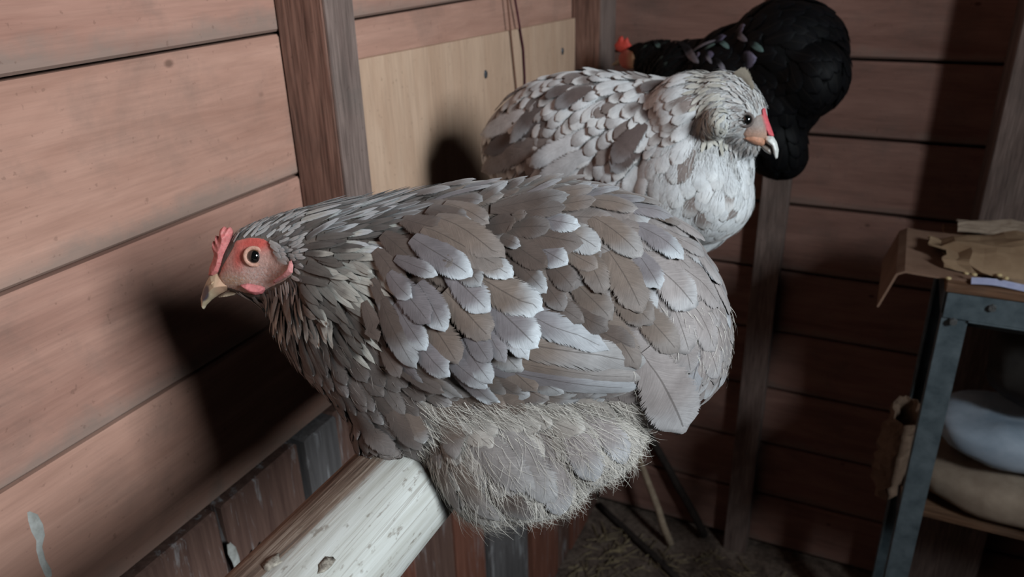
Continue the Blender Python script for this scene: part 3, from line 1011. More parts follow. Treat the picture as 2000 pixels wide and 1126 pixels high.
def zone1(x, y):
    if x < 455 and y > 470: return None
    if in_poly(face_poly, x, y): return None
    if x < 640 and y > 572 + max(0, (x - 560)) * .3 and y < 640: return 'throat'
    if x < 580 and y < 610 - (x - 480) * 0.2: return 'head'
    if x < 760 - max(0, (y - 560)) * 0.9 and y < 660: return 'neck'
    if x > 1255 and y > 725: return None if x > 1280 else 'back'
    if y > 778 and 815 < x < 1275: return 'fluff'
    if x < 830 and y > 600 + (x - 560) * 0.25: return 'breast'
    return 'back'
EDGE = 0.0
SP1 = {'throat': .0046, 'head': .0024, 'neck': .0050, 'fluff': .0088, 'breast': .0085, 'back': .0110}
def spacing1(x, y, P):
    z = zone1(x, y)
    return SP1.get(z)
pts = h1.samples(spacing1, r1, 60000)
soup, downspec = Soup(), []
singles = []     # larger neck and breast feathers that stay separate objects
for P, n, (x, y) in pts:
    z = zone1(x, y)
    near = (P - h1.pt).dot(h1.N) > 0
    d = h1.flow(P, n)
    d = (d + n.cross(d) * r1.uniform(-.18, .18)).normalized()
    if z == 'head':
        wv_ = r1.random()
        base = lerp3(dark_neck, white_neck, .95 if wv_ > .45 else wv_ * .5)
        fe = build_feather(h1.bvh, P, d, r1.uniform(.008, .012), .0040, .0002, .0014, 'h', rnd=r1)
        tip = white_neck if wv_ > .45 else (.2, .19, .19)
        cols = feather_cols(fe[3], fe[2], base, tip, .7, r1, .3) if fe else None
    elif z == 'throat':
        d = (d + n.cross(d) * r1.uniform(-.4, .4) + n * .1).normalized()
        fe = build_feather(h1.bvh, P, d, r1.uniform(.013, .019), r1.uniform(.0065, .0090), .0004, .0035 + r1.uniform(0, .002), 'h', rnd=r1)
        cols = feather_cols(fe[3], fe[2], lerp3((.14, .115, .10), (.25, .22, .20), r1.random()), (.60, .59, .54), r1.choice([.1, .3, .9]), r1, .4) if fe else None
    elif z == 'neck':
        pale = math.exp(-(((x - 690) / 55) ** 2 + ((y - 535) / 36) ** 2) * 1.0)
        top = smooth01(y, 520, 430)
        wv_ = r1.random()
        base = lerp3((.075, .060, .053), WW, min(1, .9 * pale + (.85 if wv_ < .38 * top else 0) + r1.uniform(0, .10)))
        amt = .9 if wv_ < .16 + .38 * top + pale else .05
        fe = build_feather(h1.bvh, P, d, r1.uniform(.022, .031), r1.uniform(.0060, .0090), .0004, .0030 + r1.uniform(0, .0018), 'h', rnd=r1)
        cols = feather_cols(fe[3], fe[2], base, (WT if top > .3 else WW), amt, r1, .45, edge=(.8 if r1.random() < .05 + .30 * top else 0)) if fe else None
    elif z == 'breast':
        base = lerp3((.10, .078, .068), (.18, .155, .145), r1.random())
        fe = build_feather(h1.bvh, P, d, r1.uniform(.020, .027), r1.uniform(.012, .016), .0003, .0030, 'c', rnd=r1)
        cols = feather_cols(fe[3], fe[2], base, (.40, .39, .40), r1.choice([0, .1, .2, .6]), r1) if fe else None
    elif z == 'fluff':
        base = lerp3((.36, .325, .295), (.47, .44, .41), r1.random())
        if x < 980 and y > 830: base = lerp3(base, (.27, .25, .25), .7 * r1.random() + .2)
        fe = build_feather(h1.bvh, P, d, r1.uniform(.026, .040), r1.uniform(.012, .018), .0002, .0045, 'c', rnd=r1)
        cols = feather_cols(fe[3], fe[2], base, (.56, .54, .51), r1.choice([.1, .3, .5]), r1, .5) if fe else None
    else:
        k = smooth01(x, 900, 1350)
        base = lerp3(lerp3(BR, BR2, r1.random()), LG, k * .9)
        fe = build_feather(h1.bvh, P, d, r1.uniform(.028, .036), r1.uniform(.017, .022), .0002, .0024, 'c', rnd=r1)
        cols = feather_cols(fe[3], fe[2], base, WT, r1.choice([0, .05, .15, .5]), r1) if fe else None
    if not fe: continue
    if near and z in ('breast', 'fluff', 'back') and len(singles) < 150 and (z != 'back' or x > 1250 or x < 760) and r1.random() < .75:
        singles.append((z, fe, cols))
    else:
        soup.add(fe, cols)

set_col(h1.body, [lerp3((.16, .135, .12), (.35, .32, .29), smooth01(proj(v.co)[1], 650, 900)) for v in h1.body.vertices])
h1.part('body', h1.body, M['down'])
h1.part('plumage', soup.mesh('plumage'), M['feather'], kind='stuff')

def single(bird, name, fe, cols, parent=None):
    me = mesh_from(name, fe[0], fe[1]); set_uv(me, fe[2]); set_col(me, cols)
    return bird.part(name, me, M['soft' if name in ('belly_feather', 'breast_feather') else 'feather'], parent)
for z, fe, cols in singles:
    single(h1, {'breast': 'breast_feather', 'fluff': 'belly_feather', 'back': 'saddle_feather'}[z], fe, cols)

wme = mesh_from('wing', wv, wf); set_col(wme, [BR] * len(wv))
wing1 = h1.part('wing', wme, M['down'])

def traced(bird, rows, name, parent, kind, lift0, lift1, free=1.1, start=.62, rnd=None, ext=0.12):
    for row in rows:
        x0, y0, x1, y1, w, base, amt = row[:7]
        bend = row[7] if len(row) > 7 else rnd.uniform(-.25, .25)
        hr, ht = bird.hit((x0, y0)), bird.hit((x1, y1))
        if hr[0] is None:
            hr = bird.bvh.find_nearest(bird.P((x0, y0), 0.02))
        tp = ht[0] if ht[0] is not None else None
        if tp is None:
            t_ = (hr[0] - CAM).dot(CF)
            d_ = ray((x1, y1)); tp = CAM + d_ * (t_ / d_.dot(CF))
        s = ((hr[0] - CAM).dot(CF)) / FPX
        d = tp - hr[0]
        L = max(d.length, 1.0 * s * math.hypot(x1 - x0, y1 - y0)) * (1 + ext)
        root = hr[0] - d * ext
        fe = build_feather(bird.bvh, root, d, L, w * s * 1.12, lift0 + rnd.uniform(0, .0006), lift1 + rnd.uniform(-.0006, .0010), kind, bend=bend, rnd=rnd, free=free)
        if fe is None: continue
        single(bird, name, fe, feather_cols(fe[3], fe[2], base, WT, amt, rnd, start), parent)
rt = random.Random(5)
for i_, row in enumerate(QUI):
    traced(h1, [row], 'flight_feather', wing1, 'q', .0004 + .0008 * i_, .0026 + .0004 * i_, rnd=rt, start=.5)
traced(h1, [(850, 850, 905, 1000, 46, BR2, .15), (885, 870, 965, 1008, 54, BR2, .25), (925, 850, 1035, 955, 80, (.26, .238, .232), .12), (985, 840, 1055, 985, 78, (.27, .248, .242), .2), (955, 940, 1045, 1012, 62, BR, .1), (1060, 850, 1115, 975, 74, LG, .35), (1105, 815, 1170, 940, 70, LG, .4), (870, 800, 900, 900, 60, BR2, .2), (1150, 800, 1215, 890, 60, LG, .4), (760, 790, 800, 890, 56, BR, .1), (700, 800, 750, 895, 54, BR, .1), (800, 800, 835, 850, 56, BR2, .3)], 'belly_feather', None, 'c', .0015, .0045, rnd=rt)
traced(h1, COV, 'covert_feather', wing1, 'c', .0036, .0048, rnd=rt)
traced(h1, [r for r in SAD if r[0] <= 1290], 'saddle_feather', None, 'c', .0014, .0046, rnd=rt)
traced(h1, [r for r in SAD if r[0] > 1290], 'saddle_feather', None, 'c', .0010, .0022, rnd=rt)
traced(h1, TAIL[:1], 'tail_feather', None, 'q', .0045, .0020, free=.55, rnd=rt, start=.5)
traced(h1, TAIL[1:], 'tail_feather', None, 'q', .0004, .0012, free=.6, rnd=rt, start=.5)

# loose down on thigh, belly and rump
sp = h1.samples(lambda x, y, P: (.00135 if zone1(x, y) == 'fluff' else (.0042 if zone1(x, y) == 'back' and x > 1230 and y > 600 else (.005 if zone1(x, y) == 'breast' else None))), r1, 170000)
for P, n, (x, y) in sp:
    d = h1.flow(P, n)
    d = (d + n.cross(d) * r1.uniform(-.45, .45) + n * r1.uniform(0, .25)).normalized()
    L = r1.uniform(.010, .026) if zone1(x, y) == 'fluff' else r1.uniform(.006, .012)
    c = lerp3((.42, .38, .335), (.68, .64, .58), r1.random())
    if zone1(x, y) == 'breast': c = lerp3((.14, .115, .10), (.28, .25, .23), r1.random())
    downspec.append((P + n * .003, n, d, L, c))
# a fringe of free barbs at the lower edge of the thigh
h1.part('down', strands(h1, downspec, r1), M['strand'], kind='stuff')

from mathutils import noise as mn
# head
def face_col(x, y):
    sp_ = mn.noise(V((x * .35, y * .35, 0)))
    red = math.exp(-(((x - 500) / 40) ** 2 + ((y - 474) / 17) ** 2)) + .8 * math.exp(-(((x - 428) / 16) ** 2 + ((y - 512) / 22) ** 2)) + .75 * math.exp(-(((x - 466) / 13) ** 2 + ((y - 505) / 24) ** 2))
    tan = math.exp(-(((x - 452) / 32) ** 2 + ((y - 548) / 12) ** 2))
    c = lerp3((.58, .36, .31), (.62, .12, .10), min(1, red * 1.2))
    c = lerp3(c, (.56, .36, .24), tan * .9)
    wl_ = math.exp(-(((x - 552) / 12) ** 2 + ((y - 495) / 18) ** 2))
    c = lerp3(c, (.60, .57, .56), max(0, min(1, sp_ * 1.6)) * smooth01(y - abs(x - 540) * .2, 500, 530) * .8)
    return lerp3(c, (.62, .60, .60), wl_ * .9)
skin_part(h1, 'face', face_poly, .0016, face_col, step=2.6, conform=True, base=-.0004, power=.4, label='pinkish red bare face skin')
make_eye(h1, (497, 500), 15.5, (.24, .11, .045), .80, (.56, .31, .235), .80)
comb = [(408, 536), (410, 520), (416, 506), (419, 494), (415, 482), (416, 470), (421, 473), (421, 459), (428, 464), (430, 448), (437, 442), (442, 446), (449, 443), (455, 453), (454, 468), (455, 482), (451, 498), (447, 515), (438, 530), (422, 539)]
skin_part(h1, 'comb', comb, .0088, lambda x, y: lerp3((.58, .13, .13), (.62, .26, .24), .5 + .5 * mn.noise(V((x * .25, y * .25, 1)))), step=1.6, power=.55, label='small red pea comb')
beak = [(412, 534), (404, 548), (398, 562), (393, 580), (394, 596), (399, 604), (404, 595), (414, 585), (428, 575), (446, 566), (466, 560), (484, 550), (470, 541), (455, 536), (440, 529), (425, 527)]
def beak_col(x, y):
    dk = math.exp(-((((x - 408) * .9 + (y - 566) * .35) / 8.5) ** 2 + (((y - 566) * .9 - (x - 408) * .35) / 16) ** 2) ** 3)
    base = lerp3((.46, .36, .24), (.50, .31, .21), smooth01(x, 415, 440))
    base = lerp3(base, (.60, .52, .38), smooth01(y - (x - 400) * -.55, 592, 602) * .8)
    return lerp3(base, (.07, .055, .065), min(1, dk * 1.25))
skin_part(h1, 'beak', beak, .0095, beak_col, step=1.2, power=.58, mat='horn', off=.0014, label='horn coloured beak with a dark patch')
skin_part(h1, 'lower_beak', [(424, 580), (440, 570), (466, 560), (484, 556), (476, 568), (462, 575), (444, 578)], .0055, lambda x, y: (.50, .40, .29), step=2.0, mat='horn', power=.6)
skin_part(h1, 'nostril', [(416, 545), (421, 538), (430, 536), (432, 541), (427, 548), (420, 550)], .0100, lambda x, y: (.50, .34, .22) if y < 545 else (.20, .11, .07), step=1.5, mat='skin', power=.35)
skin_part(h1, 'wattle', [(468, 556), (482, 553), (500, 554), (524, 554), (522, 564), (514, 573), (500, 576), (486, 571)], .0040, lambda x, y: lerp3((.64, .22, .22), (.58, .17, .18), smooth01(y, 556, 574)), step=2.0, off=.0165, power=.6, label='small pink wattle')
skin_part(h1, 'ear_lobe', [(571, 505), (576, 518), (575, 532), (563, 541), (547, 549), (536, 554), (540, 545), (556, 535), (566, 524)], .0026, lambda x, y: (.60, .25, .24), step=2.0, conform=True, base=.0012, label='red ear lobe')
for x0, y0, x1, y1 in ((530, 472, 556, 484), (536, 480, 563, 490), (540, 488, 566, 498), (544, 496, 568, 508), (546, 504, 568, 516), (532, 478, 552, 492), (538, 490, 556, 504)):
    hr, ht = h1.hit((x0, y0)), h1.hit((x1, y1))
    d = ht[0] - hr[0]
    fe = build_feather(h1.bvh, hr[0], d, d.length * 1.1, .0046, .0018, .0014, 'h', rnd=r1)
    single(h1, 'ear_feather', fe, feather_cols(fe[3], fe[2], (.50, .49, .48), (.70, .72, .74), .9, r1, .3))
legs(h1, (-0.03, 0.03), (.42, .36, .28))

# ---------------------------------------------------------------- hen 2: white and taupe mottled hen behind her, facing right
h2 = Bird('hen', 'white and taupe mottled hen with puffed cheek tufts facing right', (PX, 0.85), (0.985, -0.17))
st = [((953, 268), (955, 318), .010), ((972, 222), (978, 350), .028), ((1010, 178), (1015, 390), .046), ((1060, 150), (1065, 430), .062), ((1130, 134), (1130, 470), .076),
      ((1210, 141), (1205, 500), .083), ((1285, 150), (1285, 515), .083), ((1345, 160), (1350, 505), .074), ((1400, 200), (1405, 480), .052), ((1435, 250), (1440, 440), .028)]
bm = loft(st, h2.pt, h2.F, h2.N)
h2.blob(bm, (1340, 340), 0.015, 122, 138, 0.075, 18)       # chest
h2.blob(bm, (1375, 385), 0.025, 88, 86, 0.060)
h2.blob(bm, (1360, 230), 0.020, 92, 84, 0.045, 15)         # neck
h2.blob(bm, (1415, 205), 0.026, 66, 62, 0.030)
h2.blob(bm, (1446, 225), 0.030, 50, 62, 0.023, -20)        # head
h2.blob(bm, (1466, 244), 0.032, 32, 44, 0.017, -25)
h2.blob(bm, (1462, 285), 0.030, 24, 22, 0.015)             # chin muff
h2.finish(bm, 0.0035, 6)
muff_c = h2.hit((1402, 238))
bm = bmesh.new(); bm.from_mesh(h2.body)
s_ = (muff_c[0] - CAM).dot(CF) / FPX
add_blob(bm, muff_c[0] + h2.N * .004, (CR, CU, CF), (24 * s_, 27 * s_, .018))
h2.finish(bm, 0.0035, 4)
h2.seat()
h2.set_flow([(990, 230, -1, 1.0), (1000, 290, -1, .8), (1040, 180, -1, .5), (1100, 150, -1, .15), (1200, 150, -1, .1), (1080, 230, -1, .6), (1060, 310, -.8, .9), (1150, 200, -1, .4), (1150, 280, -1, .7), (1130, 330, -.8, .8), (1230, 210, -1, .5),
             (1240, 300, -.7, .9), (1300, 170, -1, .25), (1320, 230, -1, .7), (1300, 320, -.4, 1), (1370, 160, -1, .1), (1420, 150, -1, -.15), (1460, 180, -.8, -.7), (1480, 215, -.4, -1), (1440, 230, -1, .3), (1400, 215, -.4, .8), (1400, 250, .3, 1), (1360, 320, -.15, 1),
             (1420, 310, -.1, 1), (1450, 350, -.1, 1), (1460, 300, -.2, 1), (1380, 420, -.15, 1), (1430, 420, -.3, 1), (1320, 420, -.3, 1)])
r2 = random.Random(23)
TA, TA2, CW, CW2 = (.135, .102, .096), (.29, .245, .23), (.78, .81, .84), (.86, .88, .89)
face2 = [(1466, 240), (1478, 226), (1490, 222), (1502, 250), (1510, 268), (1490, 272), (1478, 284), (1460, 275), (1452, 262), (1458, 250)]
def zone2(x, y):
    if in_poly(face2, x, y) : return None
    if x > 1484 and y > 215: return None
    if x > 1425 and y < 300: return 'head'
    if x > 1370 and y < 275: return 'muff'
    if x > 1270 and y > 250 + (1370 - x) * .3: return 'breast'
    if x > 1290: return 'neck'
    return 'back'
SP2 = {'head': .0042, 'muff': .0050, 'neck': .0080, 'breast': .0105, 'back': .0108}
soup2 = Soup(); n_single = 0
for P, n, (x, y) in h2.samples(lambda x, y, P: SP2.get(zone2(x, y)), r2, 40000):
    z = zone2(x, y)
    near = (P - h2.pt).dot(h2.N) > 0
    d = h2.flow(P, n)
    d = (d + n.cross(d) * r2.uniform(-.22, .22)).normalized()
    tauped = r2.random()
    if z == 'head':
        base = lerp3((.30, .27, .26), (.62, .60, .58), r2.random())
        fe = build_feather(h2.bvh, P, d, r2.uniform(.009, .013), .0052, .0003, .0016, 'h', rnd=r2); tip, amt = CW, .5
    elif z == 'muff':
        base = lerp3((.52, .50, .44), (.66, .65, .60), r2.random())
        fe = build_feather(h2.bvh, P, d, r2.uniform(.014, .020), .0075, .0004, .0028, 'h', rnd=r2); tip, amt = (.66, .65, .60), .4
    elif z == 'breast':
        base = CW if tauped > .10 else TA2
        fe = build_feather(h2.bvh, P, d, r2.uniform(.028, .038), r2.uniform(.018, .024), .0004, .0012, 'c', rnd=r2); tip, amt = (CW2, .7) if r2.random() < .9 else (TA2, .5)
    elif z == 'neck':
        base = CW if tauped > .32 else TA2
        fe = build_feather(h2.bvh, P, d, r2.uniform(.026, .034), r2.uniform(.013, .018), .0004, .0032, 'c', rnd=r2); tip, amt = (CW2, .8)
    else:
        left = smooth01(x, 1100, 980)
        base = CW if tauped > .34 + .28 * left else lerp3(TA, TA2, r2.random())
        fe = build_feather(h2.bvh, P, d, r2.uniform(.030, .038), r2.uniform(.016, .021), .0004, .0048, 'c', rnd=r2)
        tip, amt = (CW2, .9) if r2.random() < .6 else (TA2, .6)
    if not fe: continue
    cols = feather_cols(fe[3], fe[2], base, tip, amt, r2, edge=(.7 if z == 'back' and base is not CW and r2.random() < .4 else 0))
    if near and z in ('breast', 'neck', 'back') and n_single < 230:
        single(h2, {'breast': 'breast_feather', 'neck': 'neck_feather', 'back': 'back_feather'}[z], fe, cols); n_single += 1
    else:
        soup2.add(fe, cols)
set_col(h2.body, [(.50, .50, .50)] * len(h2.body.vertices))
h2.part('body', h2.body, M['down'])
h2.part('plumage', soup2.mesh('plumage'), M['feather'], kind='stuff')
rt2 = random.Random(9)
TLW = (.72, .74, .77)
traced(h2, [(1075, 190, 962, 232, 44, TA, .5, .1), (1080, 215, 956, 262, 46, TLW, .6, .1), (1090, 245, 960, 292, 44, TA, .1, .1), (1090, 270, 962, 330, 50, TA2, .2, .1)], 'tail_feather', None, 'q', .002, .004, free=.7, rnd=rt2)
traced(h2, [(1130, 275, 1044, 318, 40, TLW, .9, .1), (1150, 300, 1056, 352, 44, TLW, .9, .1)], 'flight_feather', None, 'q', .003, .006, rnd=rt2)
traced(h2, [(1255, 250, 1200, 318, 46, TA, .2), (1240, 290, 1198, 335, 44, TA, .5), (1290, 165, 1255, 190, 36, TA, .1), (1150, 180, 1085, 212, 40, TA, .3), (1120, 175, 1068, 195, 30, TA, .2)], 'back_feather', None, 'c', .003, .004, rnd=rt2)

def face2_col(x, y):
    c = lerp3((.30, .245, .22), (.50, .30, .22), smooth01(y, 240, 270))
    return lerp3(c, (.58, .12, .13), smooth01(x - (y - 230) * .28, 1484, 1492))
skin_part(h2, 'face', face2, .0016, face2_col, step=2.6, conform=True, base=.0002, power=.4)
make_eye(h2, (1458, 234), 11.0, (.04, .02, .012), .88, (.16, .13, .12), .70)
skin_part(h2, 'comb', [(1488, 212), (1494, 210), (1497, 222), (1502, 238), (1508, 254), (1512, 266), (1502, 266), (1494, 250), (1489, 232)], .0055, lambda x, y: (.62, .10, .12), step=1.8, off=.032, power=.6, label='low crimson comb ridge')
skin_part(h2, 'beak', [(1486, 270), (1498, 261), (1510, 266), (1517, 277), (1521, 292), (1519, 308), (1515, 311), (1511, 299), (1507, 286), (1496, 279)], .0055, lambda x, y: lerp3((.55, .32, .22), (.60, .60, .57), smooth01(x, 1496, 1506)), step=1.6, off=.033, power=.6, mat='horn', label='pale hooked beak')
skin_part(h2, 'lower_beak', [(1484, 278), (1496, 281), (1507, 288), (1510, 297), (1506, 303), (1494, 296), (1486, 288)], .0042, lambda x, y: (.22, .19, .165), step=1.6, off=.033, power=.6, mat='horn')
skin_part(h2, 'mouth_corner', [(1452, 269), (1470, 264), (1488, 268), (1497, 277), (1488, 285), (1474, 281)], .0022, lambda x, y: (.56, .28, .18), step=2.0, conform=True, base=.001, power=.5)
cr = h2.hit((1462, 172))
q0, q1 = h2.P((1470, 176), .030), h2.P((1434, 141), .030)
dd = q1 - q0
fv = []
for j in range(7):
    t = j / 6
    hw = (0.0078 * prof('c', t * .98)) * (1 if j < 6 else .1)
    b = dd.cross(h2.N).normalized()
    for x in (-1, -.4, .2, 1):
        fv.append(q0 + dd * t + CU * (0.006 * math.sin(t * 3.1)) + b * (hw * x) + h2.N * (.0015 * (1 - x * x)))
ff = [(j * 4 + i, j * 4 + i + 1, j * 4 + i + 5, j * 4 + i + 4) for j in range(6) for i in range(3)]
me = mesh_from('crest_feather', fv, ff); set_uv(me, [((i % 4) / 3, (i // 4) / 6) for i in range(28)]); set_col(me, [(.36, .33, .27)] * 28)
h2.part('crest_feather', me, M['feather'], label='single olive brown crest feather')
legs(h2, (-0.03, 0.03), (.42, .36, .28))

# ---------------------------------------------------------------- hen 3: black hen at the far end of the perch
M['paleplume'] = feather_mat('pale_feather', 0.75, 0.12, 0.3, 0.12, 0.25, 0.15, 0.55)
rd2 = random.Random(77); ds2 = []
for P, n, (x, y) in h2.samples(lambda x, y, P: .0024 if (P - h2.pt).dot(h2.N) > 0 and zone2(x, y) in ('breast', 'neck', 'head', 'muff') else None, rd2, 60000):
    d = h2.flow(P, n)
    d = (d + n.cross(d) * rd2.uniform(-.3, .3)).normalized()
    ds2.append((P + n * .0018, n, d, rd2.uniform(.007, .014) * (.5 if x > 1425 and y < 300 else 1), lerp3((.55, .55, .55), (.80, .82, .83), rd2.random())))
h2.part('down', strands(h2, ds2, rd2, .00022), M['strand'], kind='stuff')
for o_ in h2.root.children_recursive:
    if o_.data.materials and o_.data.materials[0] == M['feather']:
        o_.data.materials[0] = M['paleplume']
M['blackfeather'] = feather_mat('black_feather', 0.6, 0.12, 0.0, 0.2, 0.3)
h3 = Bird('hen', 'black hen with a red comb at the far end of the perch', (PX, 1.36), (-0.97, 0.20))
bm = bmesh.new()
h3.blob(bm, (1535, 108), 0.0, 112, 104, 0.085)              # raised rump
h3.blob(bm, (1582, 150), 0.03, 68, 74, 0.060, 15)
h3.blob(bm, (1450, 165), 0.0, 132, 112, 0.095, -15)         # body
h3.blob(bm, (1490, 255), 0.03, 58, 104, 0.065, -38)         # flank and thigh
h3.blob(bm, (1520, 200), 0.02, 85, 75, 0.070, -30)
h3.blob(bm, (1360, 150), 0.0, 100, 66, 0.065, 10)
h3.blob(bm, (1300, 122), 0.0, 72, 40, 0.040, 8)             # neck
h3.blob(bm, (1250, 112), 0.0, 34, 26, 0.024, 10)            # head
h3.blob(bm, (1228, 114), 0.0, 20, 22, 0.018)
h3.finish(bm, 0.005, 14)
h3.seat()
h3.set_flow([(1240, 95, 1, -.2), (1300, 95, 1, -.1), (1360, 90, 1, .0), (1400, 120, 1, .15), (1350, 130, 1, .3), (1460, 60, 1, -.1), (1540, 40, 1, .5), (1620, 100, .4, 1), (1620, 180, -.1, 1), (1560, 150, .6, 1), (1500, 150, .8, .7), (1540, 220, .1, 1), (1500, 280, -.1, 1), (1480, 330, -.1, 1)])
r3 = random.Random(31)
soup3 = Soup(); ns3 = 0
for P, n, (x, y) in h3.samples(lambda x, y, P: None if x < 1236 and 90 < y < 150 else (.0065 if x < 1290 else (.012 if x < 1420 else .017)), r3, 16000):
    d = h3.flow(P, n)
    d = (d + n.cross(d) * r3.uniform(-.2, .2)).normalized()
    k = smooth01(x, 1260, 1450)
    fe = build_feather(h3.bvh, P, d, .018 + .028 * k, .008 + .020 * k, .0005, .003 + .002 * k, 'h' if x < 1330 else 'c', rnd=r3)
    if not fe: continue
    near = (P - h3.pt).dot(h3.N) > 0
    base, tip, amt = (.0035, .0035, .004), (.005, .005, .007), .5
    if near and 1330 < x < 1500 and 60 < y < 160 and r3.random() < .10:
        base, tip, amt = (.012, .012, .014), r3.choice([(.16, .14, .22), (.08, .20, .19), (.24, .22, .32)]), .9  # iridescent glints put into the tip colour of a few feathers
    if near and x < 1300 and r3.random() < .12:
        base, tip, amt = (.012, .012, .012), (.06, .09, .08), .7
    cols = feather_cols(fe[3], fe[2], base, tip, amt, r3)
    if near and x > 1330 and ns3 < 140:
        me = mesh_from('feather', fe[0], fe[1]); set_uv(me, fe[2]); set_col(me, cols)
        h3.part('feather', me, M['blackfeather']); ns3 += 1
    else:
        soup3.add(fe, cols)
LV, TE = (.27, .26, .31), (.15, .24, .23)  # lilac and teal specular glints, painted as feather tip colours
for x0, y0, x1, y1, w_, c_ in ((1340, 98, 1372, 128, 22, LV), (1350, 108, 1400, 90, 14, LV), (1380, 98, 1400, 92, 12, TE), (1410, 86, 1426, 100, 14, TE), (1442, 66, 1462, 86, 18, LV), (1470, 84, 1494, 101, 18, TE), (1440, 38, 1450, 54, 11, LV), (1382, 108, 1393, 128, 10, LV), (1404, 122, 1418, 142, 13, LV), (1280, 86, 1292, 100, 12, TE)):
    hr, ht = h3.hit((x0, y0)), h3.hit((x1, y1))
    if hr[0] is None or ht[0] is None: continue
    d = ht[0] - hr[0]
    fe = build_feather(h3.bvh, hr[0] - d * .6, d, d.length * 1.6, w_ * .75 * (hr[0] - CAM).dot(CF) / FPX, .003, .004, 'c', rnd=r3)
    me = mesh_from('feather', fe[0], fe[1]); set_uv(me, fe[2]); set_col(me, feather_cols(fe[3], fe[2], (.01, .01, .012), c_, .9, r3, .45))
    h3.part('feather', me, M['blackfeather'])
set_col(h3.body, [(.006, .006, .006)] * len(h3.body.vertices))
h3.part('body', h3.body, M['down'])
h3.part('plumage', soup3.mesh('plumage'), M['blackfeather'], kind='stuff')
skin_part(h3, 'face', [(1206, 112), (1212, 100), (1224, 96), (1236, 102), (1242, 116), (1238, 132), (1226, 138), (1212, 132)], .002, lambda x, y: lerp3((.42, .09, .07), (.42, .26, .16), smooth01(x, 1222, 1238)), step=3, conform=True, base=.0008)
skin_part(h3, 'comb', [(1203, 98), (1200, 88), (1206, 80), (1210, 72), (1216, 70), (1219, 78), (1226, 72), (1229, 82), (1236, 92), (1230, 102), (1216, 104)], .006, lambda x, y: (.62, .07, .05), step=2.5, off=.004, label='small bright red comb')
skin_part(h3, 'beak', [(1210, 112), (1204, 118), (1196, 124), (1194, 129), (1204, 128), (1214, 126), (1220, 118)], .0045, lambda x, y: (.30, .24, .18), step=2.0, mat='horn')
make_eye(h3, (1224, 112), 5, (.25, .10, .03), .7, None, .5)
legs(h3, (-0.03, 0.03), (.10, .09, .08))

# ---------------------------------------------------------------- metal table with sacks on the right
from mathutils import noise as mnoise
M['steel'] = plain('painted_steel', srgb(76, 88, 94), srgb(108, 120, 126), 34, 0.55, 0.4, 0.15, 0.0006)
M['boltm'] = plain('bolt_metal', srgb(90, 92, 94), srgb(150, 150, 148), 400, 0.4, 0.5, 0.2, metal=0.5)
M['tabletop'] = wood('brown_tabletop', srgb(150, 116, 92), srgb(118, 86, 66), 0, knots=False, grime=0.4)
M['paper'] = plain('brown_paper', srgb(140, 114, 90), srgb(172, 146, 118), 16, 0.8, 0.15, 0.25, 0.002)
M['paper2'] = plain('tan_paper', srgb(150, 132, 116), srgb(182, 164, 146), 20, 0.8, 0.15, 0.25, 0.002)
M['sackw'] = plain('blue_white_sack', srgb(150, 168, 186), srgb(196, 208, 222), 12, 0.6, 0.3, 0.3, 0.003)
M['wad'] = plain('dark_brown_paper', srgb(104, 84, 70), srgb(136, 114, 98), 26, 0.85, 0.1, 0.3, 0.002)  # darker brown than the feed bag paper
M['sackd'] = plain('dark_sack', srgb(58, 56, 54), srgb(82, 78, 74), 14, 0.85, 0.1, 0.4, 0.004)
M['card'] = plain('cardboard', srgb(128, 100, 84), srgb(152, 122, 104), 18, 0.85, 0.1, 0.15)
M['grain'] = plain('corn_grain', srgb(196, 170, 120), srgb(220, 200, 160), 200, 0.6)
M['plastic'] = plain('blue_white_plastic', srgb(170, 176, 214), srgb(200, 204, 232), 60, 0.3, 0.5, 0.05)
TX0, TX1, TY0, TY1, TZ = 0.111, 0.80, 1.2, 1.47, 0.965
table = thing('metal_table', 'grey steel angle-iron table with brown top against the back wall', 'table', (TX0, TY0, 0.0))
def tpart(name, me, m, parent=None):
    o = obj(name, me, M[m])
    if parent is None: attach(o, table)
    else: o.parent = parent
    return o
tpart('table_top', box_mesh('table_top', (TX0 - 0.004, TY0 - 0.006, TZ), (TX1, TY1, TZ + 0.014), 0.002), 'tabletop')
def angle_leg(x, y, sx, sy):
    bm = bmesh.new()
    t, w = 0.003, 0.034
    for lo, hi in (((0, 0), (w, t)), ((0, t), (t, w))):
        g = bmesh.ops.create_cube(bm, size=1.0)
        for v in g['verts']:
            v.co = V((x + sx * (lo[0] + (v.co.x + .5) * (hi[0] - lo[0])), y + sy * (lo[1] + (v.co.y + .5) * (hi[1] - lo[1])), 0.0 + (v.co.z + .5) * (TZ - 0.001)))
    return bm_mesh('leg', bm)
lg0 = tpart('leg', angle_leg(TX0, TY0, 1, 1), 'steel')
tpart('leg', angle_leg(TX1, TY0, -1, 1), 'steel')
tpart('leg', angle_leg(TX0, TY1, 1, -1), 'steel')
tpart('leg', angle_leg(TX1, TY1, -1, -1), 'steel')
rail = tpart('front_rail', box_mesh('front_rail', (TX0 + 0.0005, TY0 - 0.0035, TZ - 0.040), (TX1, TY0 - 0.0005, TZ - 0.0005), 0.0006), 'steel')
tpart('rail_lip', box_mesh('rail_lip', (TX0 + 0.034, TY0 - 0.004, TZ - 0.043), (TX1 - 0.034, TY0 + 0.026, TZ - 0.0405), 0.0006), 'steel', rail)
tpart('back_rail', box_mesh('back_rail', (TX0 + 0.035, TY0 + 0.027, TZ - 0.062), (TX1 - 0.035, TY0 + 0.030, TZ - 0.030), 0.0006), 'steel')
tpart('side_rail', box_mesh('side_rail', (TX0 - 0.003, TY0 + 0.001, TZ - 0.036), (TX0 - 0.0005, TY1, TZ - 0.001), 0.0006), 'steel')
